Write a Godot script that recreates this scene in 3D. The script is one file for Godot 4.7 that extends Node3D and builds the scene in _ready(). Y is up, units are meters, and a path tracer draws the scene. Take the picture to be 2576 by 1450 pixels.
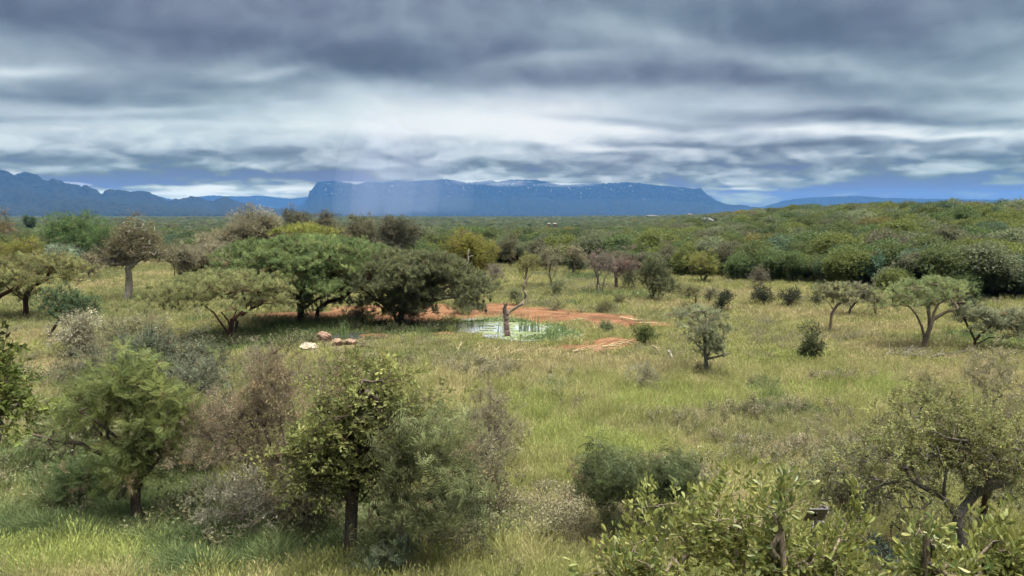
extends Node3D
# Bushveld seen from a raised deck. Picture coordinates in the tables below are those of a 2576 x 1450 view; ray() and ground()
# turn them into places on the land once, so that every plant stands at its own distance with its own real size.

const F := 1874.0
const CX := 1288.0
const CY := 725.0
const EYE := Vector3(0, 8.5, 0)
const PITCH := 0.0977
const EXPO := 12.5
const HAZE := 0.000026
const HAZE_GLOW := Color(0.43, 0.66, 1.42)   # what a long way through the haze looks like

var view := Basis(Vector3.RIGHT, -PITCH)
var rng := RandomNumberGenerator.new()
var n_soft := FastNoiseLite.new()
var n_mid := FastNoiseLite.new()
var n_fine := FastNoiseLite.new()
var n_cloud := FastNoiseLite.new()
var n_wisp := FastNoiseLite.new()
var taken := {}
var leaf_mats := {}
var barks := {}
var sprigs := {}
var strokes := []
var soil_spots := []
var pond_spots := []
var puddle_spots := []
var grass_spots := []
var keep_clear := []


# ---------------------------------------------------------------- places
func ray(px: float, py: float) -> Vector3:
	return view * Vector3((px - CX) / F, -(py - CY) / F, -1.0)


func terrain(x: float, z: float) -> float:
	var d := -z
	var hill := 5.9 * smoothstep(62.0, 165.0, d + x * 0.12) * smoothstep(18.0, 88.0, x - (d - 100.0) * 0.08)
	var fall := -6.5 * smoothstep(120.0, 520.0, d) * (1.0 - smoothstep(0.1, 0.42, x / maxf(d, 1.0)))
	var far_rise := 7.0 * smoothstep(500.0, 1500.0, d) * smoothstep(0.12, 0.35, x / maxf(d, 1.0))
	var calm := 1.0 - smoothstep(36.0, 44.0, d) * (1.0 - smoothstep(72.0, 84.0, d)) * (1.0 - smoothstep(22.0, 32.0, absf(x + 3.0)))
	return hill * (1.0 - 0.5 * smoothstep(300.0, 900.0, d)) + fall + far_rise + n_soft.get_noise_2d(x * 1.6, z * 1.6) * 0.25 * calm


func ground(px: float, py: float) -> Vector3:
	var r := ray(px, py)
	var h := 0.0
	var p := EYE
	for i in 14:
		p = EYE + r * ((EYE.y - h) / maxf(-r.y, 0.004))
		h = terrain(p.x, p.z)
	p.y = h
	return p


func at_depth(px: float, py: float, z: float) -> Vector3:
	var r := ray(px, py)
	return EYE + r * (z / r.z)


func seen_at(p: Vector3) -> Vector2:
	var q := view.inverse() * (p - EYE)
	return Vector2(CX + F * q.x / -q.z, CY - F * q.y / -q.z)


# ---------------------------------------------------------------- naming
func numbered(called: String) -> String:
	var n: int = taken.get(called, 0)
	taken[called] = n + 1
	return called if n == 0 else "%s_%03d" % [called, n]


func tag(o: Node3D, label: String, category := "", group := "", kind := "") -> Node3D:
	o.set_meta("label", label)
	if category:
		o.set_meta("category", category)
	if group:
		o.set_meta("group", group)
	if kind:
		o.set_meta("kind", kind)
	return o


func root(called: String, where: Vector3, turn := 0.0) -> Node3D:
	var o := Node3D.new()
	o.name = numbered(called)
	o.position = where
	o.rotation.y = turn
	add_child(o)
	return o


func piece(called: String, m: Mesh, mat: Material, parent: Node3D = null) -> MeshInstance3D:
	var o := MeshInstance3D.new()
	o.name = called if parent else numbered(called)
	o.mesh = m
	if mat:
		o.material_override = mat
	(parent if parent else self).add_child(o, true)
	return o


func swarm(called: String, m: Mesh, buf: PackedFloat32Array, mat: Material, parent: Node3D = null) -> MultiMeshInstance3D:
	var mm := MultiMesh.new()
	mm.transform_format = MultiMesh.TRANSFORM_3D
	mm.use_colors = true
	mm.mesh = m
	mm.instance_count = buf.size() / 16
	mm.buffer = buf
	var o := MultiMeshInstance3D.new()
	o.name = called if parent else numbered(called)
	o.multimesh = mm
	o.material_override = mat
	o.set_meta("kind", "stuff")
	(parent if parent else self).add_child(o, true)
	return o


# ---------------------------------------------------------------- mesh buffer
class Buf:
	var v := PackedVector3Array()
	var n := PackedVector3Array()
	var c := PackedColorArray()

	func tri(a: Vector3, b: Vector3, d: Vector3, col: Color) -> void:
		var m := (d - a).cross(b - a).normalized()
		v.append(a); v.append(b); v.append(d)
		n.append(m); n.append(m); n.append(m)
		c.append(col); c.append(col); c.append(col)

	func quad(a: Vector3, b: Vector3, d: Vector3, e: Vector3, col: Color) -> void:
		tri(a, b, d, col)
		tri(a, d, e, col)

	# a pointed leaf of two faces folded along its middle
	func leaf(p: Vector3, dir: Vector3, up: Vector3, l: float, w: float, col: Color) -> void:
		var side := dir.cross(up).normalized() * w * 0.5
		up = side.cross(dir).normalized()
		var fold := up * w * 0.18
		var tip := p + dir * l
		var mid := p + dir * l * 0.45
		tri(p, mid + side + fold, tip, col)
		tri(p, tip, mid - side + fold, col)

	func tube(a: Vector3, b: Vector3, ra: float, rb: float, sides: int, col: Color) -> void:
		var d := (b - a).normalized()
		var x := d.cross(Vector3(0.31, 0.2, 0.93) if absf(d.y) > 0.8 else Vector3.UP).normalized()
		var y := d.cross(x)
		for i in sides:
			var p := TAU * i / sides
			var q := TAU * (i + 1) / sides
			var u := x * cos(p) + y * sin(p)
			var w := x * cos(q) + y * sin(q)
			v.append(a + u * ra); v.append(b + u * rb); v.append(b + w * rb)
			v.append(a + u * ra); v.append(b + w * rb); v.append(a + w * ra)
			n.append(u); n.append(u); n.append(w)
			n.append(u); n.append(w); n.append(w)
			for k in 6:
				c.append(col)

	func path(pts: Array, r0: float, r1: float, sides: int, col: Color) -> void:
		for i in pts.size() - 1:
			var s := float(i) / (pts.size() - 1)
			var e := float(i + 1) / (pts.size() - 1)
			tube(pts[i], pts[i + 1], lerpf(r0, r1, s), lerpf(r0, r1, e), sides, col)

	func mesh(into: ArrayMesh = null) -> ArrayMesh:
		var m := into if into else ArrayMesh.new()
		var a := []
		a.resize(Mesh.ARRAY_MAX)
		a[Mesh.ARRAY_VERTEX] = v
		a[Mesh.ARRAY_NORMAL] = n
		a[Mesh.ARRAY_COLOR] = c
		m.add_surface_from_arrays(Mesh.PRIMITIVE_TRIANGLES, a)
		return m


func rnd(a: float, b: float) -> float:
	return a + (b - a) * rng.randf()


func ball() -> Vector3:
	var y := rng.randf() * 2.0 - 1.0
	var p := rng.randf() * TAU
	var s := sqrt(1.0 - y * y)
	return Vector3(s * cos(p), y, s * sin(p))


# ---------------------------------------------------------------- materials
func noise_tex(ramp: Array, freq: float, size := 256, seed_ := 1, oct := 5) -> NoiseTexture2D:
	var g := Gradient.new()
	g.offsets = PackedFloat32Array()
	g.colors = PackedColorArray()
	for r in ramp:
		g.add_point(r[0], r[1])
	var fn := FastNoiseLite.new()
	fn.seed = seed_
	fn.noise_type = FastNoiseLite.TYPE_SIMPLEX_SMOOTH
	fn.frequency = freq
	fn.fractal_octaves = oct
	var t := NoiseTexture2D.new()
	t.width = size
	t.height = size
	t.seamless = true
	t.noise = fn
	t.color_ramp = g
	return t


func grey(v: float) -> Color:
	return Color(v, v, v)


func bark(kind: String) -> StandardMaterial3D:
	if barks.has(kind):
		return barks[kind]
	var a := Color(0.036, 0.029, 0.024)
	var b := Color(0.094, 0.076, 0.061)
	if kind == "red":
		a = Color(0.032, 0.019, 0.014); b = Color(0.101, 0.054, 0.040)
	elif kind == "grey":
		a = Color(0.072, 0.066, 0.058); b = Color(0.194, 0.180, 0.158)
	elif kind == "pale":
		a = Color(0.137, 0.126, 0.108); b = Color(0.331, 0.302, 0.266)
	elif kind == "tan":
		a = Color(0.094, 0.076, 0.058); b = Color(0.216, 0.180, 0.137)
	elif kind == "pink":
		a = Color(0.072, 0.050, 0.047); b = Color(0.173, 0.130, 0.119)
	elif kind == "straw":
		a = Color(0.187, 0.151, 0.086); b = Color(0.396, 0.338, 0.216)
	var m := StandardMaterial3D.new()
	m.albedo_texture = noise_tex([[0.0, a.linear_to_srgb()], [0.45, a.lerp(b, 0.35).linear_to_srgb()], [0.6, a.lerp(b, 0.7).linear_to_srgb()], [1.0, b.linear_to_srgb()]], 0.03, 256, kind.hash() % 1000)
	m.uv1_triplanar = true
	m.uv1_scale = Vector3(2.2, 0.55, 2.2)
	m.roughness = 0.95
	m.metallic_specular = 0.25
	m.heightmap_enabled = true
	m.heightmap_texture = noise_tex([[0.0, Color.BLACK], [0.4, grey(0.3)], [0.55, grey(0.8)], [1.0, Color.WHITE]], 0.035, 256, 77)
	m.heightmap_scale = 2.5
	barks[kind] = m
	return m


# foliage: tints come from the meshes and the copies
func leaf_mat(col := Color.WHITE, through := 0.5, rough := 0.6) -> StandardMaterial3D:
	var key := "%s %s %s" % [col, through, rough]
	if leaf_mats.has(key):
		return leaf_mats[key]
	var m := StandardMaterial3D.new()
	m.albedo_color = col.linear_to_srgb()
	m.vertex_color_use_as_albedo = true
	m.roughness = rough
	m.metallic_specular = 0.3
	m.cull_mode = BaseMaterial3D.CULL_DISABLED
	if through > 0.0:
		m.backlight_enabled = true
		m.backlight = grey(through).linear_to_srgb()
	leaf_mats[key] = m
	return m


# ---------------------------------------------------------------- sprigs: a twig with its leaves, growing along +y, about a metre long before scaling
func sprig(kind: String) -> ArrayMesh:
	if sprigs.has(kind):
		return sprigs[kind]
	rng.seed = kind.hash()
	var b := Buf.new()
	var wood := Color(0.75, 0.55, 0.5)
	match kind:
		"feather":   # thorn tree: fronds of small leaflets fanning from a twig
			for k in 6:
				var dir := (Vector3.UP * 0.9 + ball() * 0.85).normalized()
				var p0 := Vector3(0, 0.06 * k, 0)
				b.tube(p0, p0 + dir * 0.75, 0.012, 0.006, 3, wood)
				for j in 9:
					var p := p0 + dir * (0.16 + 0.07 * j)
					for s in [-1.0, 1.0]:
						var out_: Vector3 = (dir.cross(ball()).normalized() * s + dir * 0.5).normalized()
						b.leaf(p, out_, (Vector3.UP + ball()).normalized(), rnd(0.15, 0.25), rnd(0.035, 0.055), Color.WHITE * rnd(0.8, 1.2))
		"small":   # many little leaves along a forked twig
			for k in 5:
				var dir := (Vector3.UP * 0.8 + ball() * 0.9).normalized()
				b.tube(Vector3(0, 0.05 * k, 0), dir * 0.9, 0.014, 0.006, 3, wood)
				for j in 9:
					b.leaf(dir * rnd(0.15, 0.95) + ball() * 0.05, (dir + ball()).normalized(), (Vector3.UP + ball()).normalized(), rnd(0.13, 0.2), rnd(0.08, 0.12), Color.WHITE * rnd(0.75, 1.25))
		"broad":   # fewer, wider leaves in a loose rosette
			for k in 4:
				var dir := (Vector3.UP * 0.7 + ball() * 0.9).normalized()
				b.tube(Vector3.ZERO, dir * 0.85, 0.015, 0.007, 3, wood)
				for j in 7:
					b.leaf(dir * rnd(0.2, 0.9), (dir * 0.8 + ball()).normalized(), (Vector3.UP + ball() * 0.9).normalized(), rnd(0.24, 0.36), rnd(0.12, 0.18), Color.WHITE * rnd(0.75, 1.25))
		"willow":   # drooping pinnate leaves with narrow leaflets
			for k in 6:
				var dir := (Vector3.UP * 0.35 + ball()).normalized()
				var p := Vector3.ZERO
				for j in 6:
					var q := p + dir * 0.15
					b.tube(p, q, 0.011, 0.008, 3, wood)
					p = q
					dir = (dir + Vector3.DOWN * 0.32).normalized()
					for s in [-1.0, 1.0]:
						var side: Vector3 = (dir.cross(Vector3.UP).normalized() * s + dir * 0.7 + Vector3.DOWN * 0.5).normalized()
						b.leaf(p, side, (Vector3.UP + ball() * 0.7).normalized(), rnd(0.26, 0.36), 0.05, Color.WHITE * rnd(0.75, 1.25))
		"fern":   # twice-pinnate fronds laid flat like fern
			for k in 6:
				var dir := (Vector3.UP * 0.45 + ball()).normalized()
				var flat := dir.cross(Vector3.UP).normalized()
				var up := flat.cross(dir).normalized()
				b.tube(Vector3.ZERO, dir * 0.95, 0.011, 0.005, 3, wood)
				for j in 12:
					var p := dir * (0.12 + 0.07 * j)
					var l := 0.24 * sin(PI * (0.25 + 0.06 * j))
					for s in [-1.0, 1.0]:
						b.leaf(p, (flat * s + dir * 0.45 - up * 0.15).normalized(), (up + ball() * 0.4).normalized(), l * rnd(0.8, 1.2), 0.034, Color.WHITE * rnd(0.75, 1.2))
		"twig":   # nearly bare: fine twigs and a few small leaves
			for k in 9:
				var dir := (Vector3.UP * 0.8 + ball() * 0.9).normalized()
				var p := Vector3.UP * rnd(0.0, 0.3)
				var q := p + dir * rnd(0.5, 0.8)
				b.tube(p, q, 0.012, 0.006, 3, Color.WHITE * rnd(0.6, 1.0))
				for j in 2:
					b.tube(p.lerp(q, rnd(0.3, 0.8)), q + ball() * 0.3, 0.007, 0.004, 3, Color.WHITE * rnd(0.6, 1.0))
				for j in 4:
					b.leaf(q.lerp(p, rnd(0.0, 0.6)) + ball() * 0.1, ball(), ball(), rnd(0.08, 0.14), rnd(0.04, 0.07), Color.WHITE * rnd(0.9, 1.5))
		"far":   # for trees seen small: fewer and larger faces
			for k in 15:
				var dir := (Vector3.UP * 0.4 + ball()).normalized()
				b.leaf(dir * rnd(0.1, 0.75), (dir + ball() * 0.7).normalized(), (Vector3.UP * 1.1 + ball()).normalized(), rnd(0.28, 0.42), rnd(0.16, 0.24), Color.WHITE * rnd(0.7, 1.25))
	sprigs[kind] = b.mesh()
	return sprigs[kind]


var areas := {}
func leaf_area(kind: String) -> float:
	if not areas.has(kind):
		var a := sprig(kind).surface_get_arrays(0)
		var v: PackedVector3Array = a[Mesh.ARRAY_VERTEX]
		var sum := 0.0
		for i in range(0, v.size(), 3):
			sum += (v[i + 1] - v[i]).cross(v[i + 2] - v[i]).length() * 0.5
		areas[kind] = sum
	return areas[kind]


func push(buf: PackedFloat32Array, at: int, p: Vector3, dir: Vector3, s: float, roll: Vector3, col: Color) -> void:
	var x := dir.cross(roll).normalized() * s
	var z := x.cross(dir)
	var y := dir * s
	buf[at] = x.x; buf[at + 1] = y.x; buf[at + 2] = z.x; buf[at + 3] = p.x
	buf[at + 4] = x.y; buf[at + 5] = y.y; buf[at + 6] = z.y; buf[at + 7] = p.y
	buf[at + 8] = x.z; buf[at + 9] = y.z; buf[at + 10] = z.z; buf[at + 11] = p.z
	buf[at + 12] = col.r; buf[at + 13] = col.g; buf[at + 14] = col.b; buf[at + 15] = 1.0


# ---------------------------------------------------------------- growing plants
# pads: [centre, radii, flat] the masses that make up a crown; returns the wood as a mesh and the sprigs as a MultiMesh buffer
func grow(stems: Array, pads: Array, o: Dictionary) -> Dictionary:
	var r0: float = o.get("radius", 0.12)
	var size := 0.0
	var total := 0.0
	var weights := PackedFloat32Array()
	for p in pads:
		var a: float = p[1].x * p[1].z + p[1].y * (p[1].x + p[1].z) * 0.5
		weights.append(a)
		total += a
		size = maxf(size, p[0].length() + p[1].length() * 0.5)
	var step: float = maxf(size / 13.0, 0.12)
	var pos := PackedVector3Array()
	var par := PackedInt32Array()
	var rooted := []
	var given := {}
	for s in stems:
		var last := -1
		for i in s.size():
			var q: Vector3 = s[i]
			if i == 0:
				for k in pos.size():
					if pos[k].distance_to(q) < 0.02:
						last = k
				if last < 0 and not pos.is_empty() and o.has("f"):
					var best := 1e9
					for k in pos.size():
						if pos[k].distance_to(q) < best:
							best = pos[k].distance_to(q)
							last = k
				if last < 0:
					pos.append(q)
					par.append(-1)
					last = pos.size() - 1
					rooted.append(last)
				continue
			if i == 1 and not par.is_empty() and pos.size() > 1:   # a second stem that shares the foot of the first
				for n in pos.size():
					if Vector2(pos[n].x - q.x, pos[n].y - q.y).length() < step * 0.5:
						last = n
				if last != rooted[0]:
					continue
			var from := pos[last]
			var k := maxi(1, int(from.distance_to(q) / step))
			for j in range(1, k + 1):
				var t := float(j) / k
				var wob := ball() * step * 0.09 * (1.0 if j < k else 0.4)
				pos.append(from.lerp(q, t) + wob)
				par.append(last)
				last = pos.size() - 1
				given[last] = lerpf(0.62, 0.24, (i - 1.0 + t) / maxf(s.size() - 1.0, 1.0))
	# where the leaves go
	var tips: Array = []
	var n_tips: int = o.get("tips", 70)
	for i in n_tips:
		var w := rng.randf() * total
		var k := 0
		while k < pads.size() - 1 and w > weights[k]:
			w -= weights[k]
			k += 1
		var u := ball() * pow(rng.randf(), 0.42)
		if pads[k][2] and u.y < 0.0:
			u.y *= 0.3
		tips.append([pads[k][0] + u * pads[k][1], k])
	var hub: Vector3 = pos[pos.size() - 1]
	tips.sort_custom(func(a, b): return a[0].distance_squared_to(hub) < b[0].distance_squared_to(hub))
	var ends := PackedInt32Array()
	for t in tips:
		var goal: Vector3 = t[0]
		var best := 1e9
		var from := 0
		for k in pos.size():
			var d := pos[k].distance_to(goal)
			if d >= best:
				continue
			if par[k] >= 0:
				var along := (pos[k] - pos[par[k]]).normalized().dot((goal - pos[k]) / maxf(d, 0.001))
				d *= 1.25 - 0.3 * along
			else:
				d *= 1.6
			if pos[k].y > goal.y:
				d *= 1.25
			if d < best:
				best = d
				from = k
		var a := pos[from]
		var lead := Vector3.UP if par[from] < 0 else (pos[from] - pos[par[from]]).normalized()
		var d2 := a.distance_to(goal)
		var k2 := maxi(1, int(d2 / step))
		var last := from
		for j in range(1, k2 + 1):
			var s := float(j) / k2
			var q := a.lerp(goal, s) + lead * d2 * 0.28 * s * (1.0 - s) + ball() * step * 0.12
			pos.append(q)
			par.append(last)
			last = pos.size() - 1
		ends.append(last)
	# thickness: branches add up
	var rad := PackedFloat32Array()
	rad.resize(pos.size())
	var heavy := PackedInt32Array()
	heavy.resize(pos.size())
	heavy.fill(-1)
	for k in range(pos.size() - 1, -1, -1):
		rad[k] = pow(rad[k] + 1.0, 1.0)
		if par[k] >= 0:
			rad[par[k]] += rad[k] * 0.97
			if heavy[par[k]] < 0 or rad[k] > rad[heavy[par[k]]]:
				heavy[par[k]] = k
	var top := 0.0
	for k in rooted:
		top = maxf(top, rad[k])
	for k in pos.size():
		rad[k] = maxf(r0 * pow(rad[k] / top, o.get("taper", 0.55)), r0 * o.get("thinnest", 0.035))
	for k in pos.size():
		if par[k] >= 0 and heavy[par[k]] == k:
			rad[k] = maxf(rad[k], rad[par[k]] * 0.84)
		if given.has(k) and o.get("tree_limbs", true):
			rad[k] = maxf(rad[k], r0 * given[k])
	var b := Buf.new()
	var sides_most: int = o.get("sides", 7)
	var least: float = o.get("drop", 0.0)
	for k in pos.size():
		var p := par[k]
		if p < 0 or rad[k] < least:
			continue
		var ra := rad[p] if heavy[p] == k else minf(rad[p] * 0.7, rad[k] * 1.2)
		if par[p] < 0:
			ra *= 1.25
		b.tube(pos[p], pos[k] + (pos[k] - pos[p]) * 0.06, ra, rad[k], clampi(int(3 + rad[k] / r0 * 6.0), 3, sides_most), Color.WHITE)
	# sprigs round the branch ends
	var m: int = o.get("sprigs", 800)
	if o.has("face"):
		m = clampi(int(o.get("lai", 4.5) * o.face / (leaf_area(o.get("leaf", "small")) * pow(o.get("size", 0.45), 2))), 60, 14000)
	var q_: float = o.get("clump", 0.5) * o.get("loose", 1.25)
	var sz: float = o.get("size", 0.45)
	var col: Color = o.get("col", Color(0.08, 0.1, 0.04))
	var col2: Color = o.get("col2", col)
	var lift: float = o.get("lift", 0.6)
	var spread: float = o.get("vary", 0.25)
	var dead: float = o.get("dead", 0.05)
	var buf := PackedFloat32Array()
	buf.resize(m * 16)
	var tints := PackedColorArray()
	for t in tips:
		var cc := col.lerp(col2, clampf(rng.randfn(0.3, 0.35), 0.0, 1.0))
		var f := 1.0 + rng.randfn(0.0, spread * 0.6)
		tints.append(Color(cc.r * f, cc.g * f, cc.b * f))
	for i in m:
		var k := rng.randi() % tips.size()
		var pad: Array = pads[tips[k][1]]
		var off := ball() * pow(rng.randf(), 0.5) * q_
		if pad[2]:
			off.y *= 0.32
		var p: Vector3 = tips[k][0] + off
		var dir: Vector3 = ((p - pad[0]) / pad[1]).limit_length(1.0) * 0.7 + off * (0.5 / q_) + Vector3.UP * lift + ball() * 0.55
		var f := 1.0 + rng.randfn(0.0, spread)
		var c := tints[k]
		if rng.randf() < dead:   # withered sprays among the green
			c = Color(0.2, 0.16, 0.1) if rng.randf() < 0.6 else Color(c.r * 1.25, c.g * 1.1, c.b)
		push(buf, i * 16, p, dir.normalized(), sz * rnd(0.7, 1.3), ball(), Color(maxf(c.r * f, 0.01), maxf(c.g * f, 0.01), maxf(c.b * f, 0.005)))
	return {"wood": b, "buf": buf, "pos": pos, "ends": ends, "tips": tips}


# the masses of a crown inside a box of half-sizes e round c: "u" an umbrella, "r" rounded, "v" open upwards, "t" twiggy fan
func masses(c: Vector3, e: Vector3, how: String, n: int) -> Array:
	var out := []
	e = Vector3(e.x * 1.12, e.y, e.z * 1.12) if how == "u" else Vector3(e.x * 1.2, e.y * 1.16, e.z * 1.15)
	for i in n:
		if how == "u":
			var rr := sqrt((i + 0.5) / n)
			var ang := i * 2.39996 + rnd(-0.3, 0.3)
			var tier := rng.randf()   # flat tiers, most of them at the top
			var drop := pow(rr, 2.6) * 0.5 + rnd(0.0, 0.1) + (0.0 if tier < 0.55 else (0.3 if tier < 0.82 else 0.58))
			out.append([c + Vector3(cos(ang) * rr * e.x * 0.78, e.y * (0.82 - 1.5 * drop), sin(ang) * rr * e.z * 0.78), Vector3(e.x * rnd(0.22, 0.36), e.y * rnd(0.13, 0.22), e.z * rnd(0.22, 0.36)), true])
		else:
			var u := ball() * pow(rng.randf(), 0.33)
			if how == "v":
				u.y = absf(u.y) * 0.9 - 0.25
			var f := rnd(0.3, 0.48)
			out.append([c + Vector3(u.x * e.x, u.y * e.y, u.z * e.z) * (1.0 - f), e * f, false])
	return out


# one row of the plant tables: b base, s stems, k crown boxes, all in picture coordinates
func plant(o: Dictionary) -> Node3D:
	leaf_area(o.get("leaf", "small"))
	rng.seed = (o.l as String).hash()
	var base: Vector3
	if o.has("d"):
		base = at_depth(o.b[0], o.b[1], -float(o.d))
		base.y = terrain(base.x, base.z)
	else:
		base = ground(o.b[0], o.b[1])
	base.y -= 0.03
	var unit := -base.z / F
	var pads := []
	var face := 0.0
	for k in o.k:
		var lo := at_depth(k[0], k[3], base.z) - base
		var hi := at_depth(k[2], k[1], base.z) - base
		lo.y = maxf(lo.y, 0.1)
		var e := (hi - lo) * 0.5
		e.z = e.x * float(o.get("deep", 0.85))
		if k.size() > 7:
			e.z = k[7]
		var c := (hi + lo) * 0.5
		c.z = k[6] if k.size() > 6 else 0.0
		face += e.x * e.y * 3.1 + e.x * e.z * 0.5
		pads.append_array(masses(c, e, k[4], k[5]))
	var stems := []
	for s in o.get("s", []):
		var line := [Vector3.ZERO]
		for i in range(0, s.size() - 1, 2):
			var p := at_depth(s[i], s[i + 1], base.z) - base
			p.z = rnd(-0.12, 0.12) * p.y
			line.append(p)
		stems.append(line)
	for s in o.get("f", []):   # limbs that leave another limb
		var line := []
		for i in range(0, s.size() - 1, 2):
			var p := at_depth(s[i], s[i + 1], base.z) - base
			p.z = rnd(-0.2, 0.2) * p.y
			line.append(p)
		stems.append(line)
	if stems.is_empty():
		var c: Vector3 = pads[0][0]
		for i in o.get("stems", 3):
			var foot := Vector3(rnd(-0.12, 0.12), 0, rnd(-0.12, 0.12)) * (1.0 if i else 0.0)
			stems.append([foot, foot + Vector3(rnd(-0.3, 0.3) + c.x * 0.3, maxf(c.y * 0.35, 0.25), rnd(-0.3, 0.3))])
	var q := o.duplicate()
	q.face = face
	q.tips = int(o.get("tips", 70) * (3.0 if o.k[0][4] == "u" else 2.2))
	q.radius = maxf(float(o.get("w", 10)) * unit * 0.4, 0.012)
	var g := grow(stems, pads, q)
	var t := root(o.n, base)
	tag(t, o.l, o.get("c", "tree"), o.get("g", ""))
	if not g.wood.v.is_empty():
		piece("trunk" if o.get("c", "tree") == "tree" else "stems", g.wood.mesh(), bark(o.get("bark", "dark")), t)
	if o.get("sprigs", 800) > 0:
		swarm("crown" if o.get("c", "tree") == "tree" else "foliage", sprig(o.get("leaf", "small")), g.buf, leaf_mat(Color.WHITE, o.get("through", 1.0)), t)
	return t


# ---------------------------------------------------------------- sky
func az_el(px: float, py: float) -> Vector2:
	var r := ray(px, py).normalized()
	return Vector2(atan2(r.x, -r.z), asin(r.y))


func add_stroke(x: float, y: float, rx: float, ry: float, tilt: float, amount: float) -> void:
	var c := az_el(x, y)
	strokes.append([c.x, c.y, rx / F * cos(c.x), ry / F * cos(c.x), sin(deg_to_rad(tilt)), cos(deg_to_rad(tilt)), amount])


func sky_light(az: float, el: float) -> Color:
	var y := sin(el)
	var k := 1.0 / (maxf(y, 0.0) + 0.055)
	var px := sin(az) * cos(el) * k
	var pz := cos(az) * cos(el) * k
	var wx := n_wisp.get_noise_2d(px * 26.0, pz * 26.0)
	var wy := n_wisp.get_noise_2d(px * 26.0 + 700.0, pz * 26.0 - 300.0)
	var streak := n_cloud.get_noise_2d(px * 7.0 + wx * 3.5, pz * 12.0 + wy * 3.5)
	var fine := n_cloud.get_noise_2d(az * 420.0 + wx * 18.0, el * 1250.0 + wy * 14.0)
	var e := el * F
	var t := 0.60
	if e < 40.0:
		t = lerpf(0.56, 0.52, e / 40.0)
	elif e < 110.0:
		t = lerpf(0.52, 0.57, (e - 40.0) / 70.0)
	elif e < 210.0:
		t = lerpf(0.55, 0.86, (e - 110.0) / 100.0)
	elif e < 300.0:
		t = lerpf(0.86, 0.72, (e - 210.0) / 90.0)
	elif e < 400.0:
		t = lerpf(0.72, 0.37, (e - 300.0) / 100.0)
	else:
		t = lerpf(0.37, 0.29, clampf((e - 400.0) / 150.0, 0.0, 1.0)) + 0.6 * smoothstep(650.0, 2300.0, e)
	for s in strokes:
		var dx: float = az - s[0] + wx * 0.03
		var dy: float = el - s[1] + wy * 0.0085
		if absf(dx) > s[2] * 2.6:
			continue
		var u: float = (dx * s[5] + dy * s[4]) / s[2]
		var v: float = (dy * s[5] - dx * s[4]) / s[3]
		var q := u * u + v * v
		if q < 5.0:
			t += s[6] * exp(-q)
	# lumps of cloud with lit upper edges: stronger low down, drawn out higher up
	var la := az * 330.0 + wx * 8.0
	var le := el * (900.0 - 300.0 * smoothstep(0.05, 0.3, el)) + wy * 6.0
	var lump := n_cloud.get_noise_2d(la, le)
	var edge := lump - n_cloud.get_noise_2d(la + 2.0, le + 7.0)
	var big := n_wisp.get_noise_2d(az * 95.0 + 40.0, el * 330.0 + wx * 6.0)
	var near_low := 1.0 - smoothstep(0.055, 0.125, el)
	var room := clampf(1.35 - t, 0.35, 1.0)
	t += (streak * 0.07 + (smoothstep(-0.22, 0.24, streak) - 0.5) * 0.05 + fine * 0.03 + big * 0.06) * room + (smoothstep(-0.14, 0.16, lump) - 0.5) * (0.015 + 0.075 * near_low) + (lump * 0.08 + edge * 0.36) * (0.22 + 0.78 * near_low) * (0.55 + 0.45 * room)
	t = maxf(t, 0.40 - 0.40 * smoothstep(0.03, 0.10, el))
	t = clampf(t, 0.0, 1.12)
	var c := [Color(0.345, 0.385, 0.475), Color(0.435, 0.480, 0.575), Color(0.585, 0.640, 0.710), Color(0.755, 0.800, 0.850), Color(0.91, 0.935, 0.955), Color(0.97, 0.98, 0.99)]
	var f := t * 4.0
	var i := mini(int(f), 4)
	var out: Color = (c[i] as Color).lerp(c[i + 1], clampf(f - i, 0.0, 1.0))
	var warm := n_soft.get_noise_2d(az * 160.0, el * 300.0 + 90.0) * 0.024   # the grey of the cloud wanders between violet and green
	out.r += warm
	out.g -= warm * 0.35
	out.b += warm * 0.2
	out = out.srgb_to_linear()
	# the haze near the ground lies in front of the sky too: what is above it must be that much brighter to look so
	var clear := exp(-HAZE * minf(590.0 / maxf(y, 0.012), 19500.0))
	var far_off := 1.0 - clear
	return Color(maxf((out.r - far_off * HAZE_GLOW.r) / clear, out.r * 0.5), maxf((out.g - far_off * HAZE_GLOW.g) / clear, out.g * 0.3), maxf((out.b - far_off * HAZE_GLOW.b) / clear, out.b * 0.14))


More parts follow.
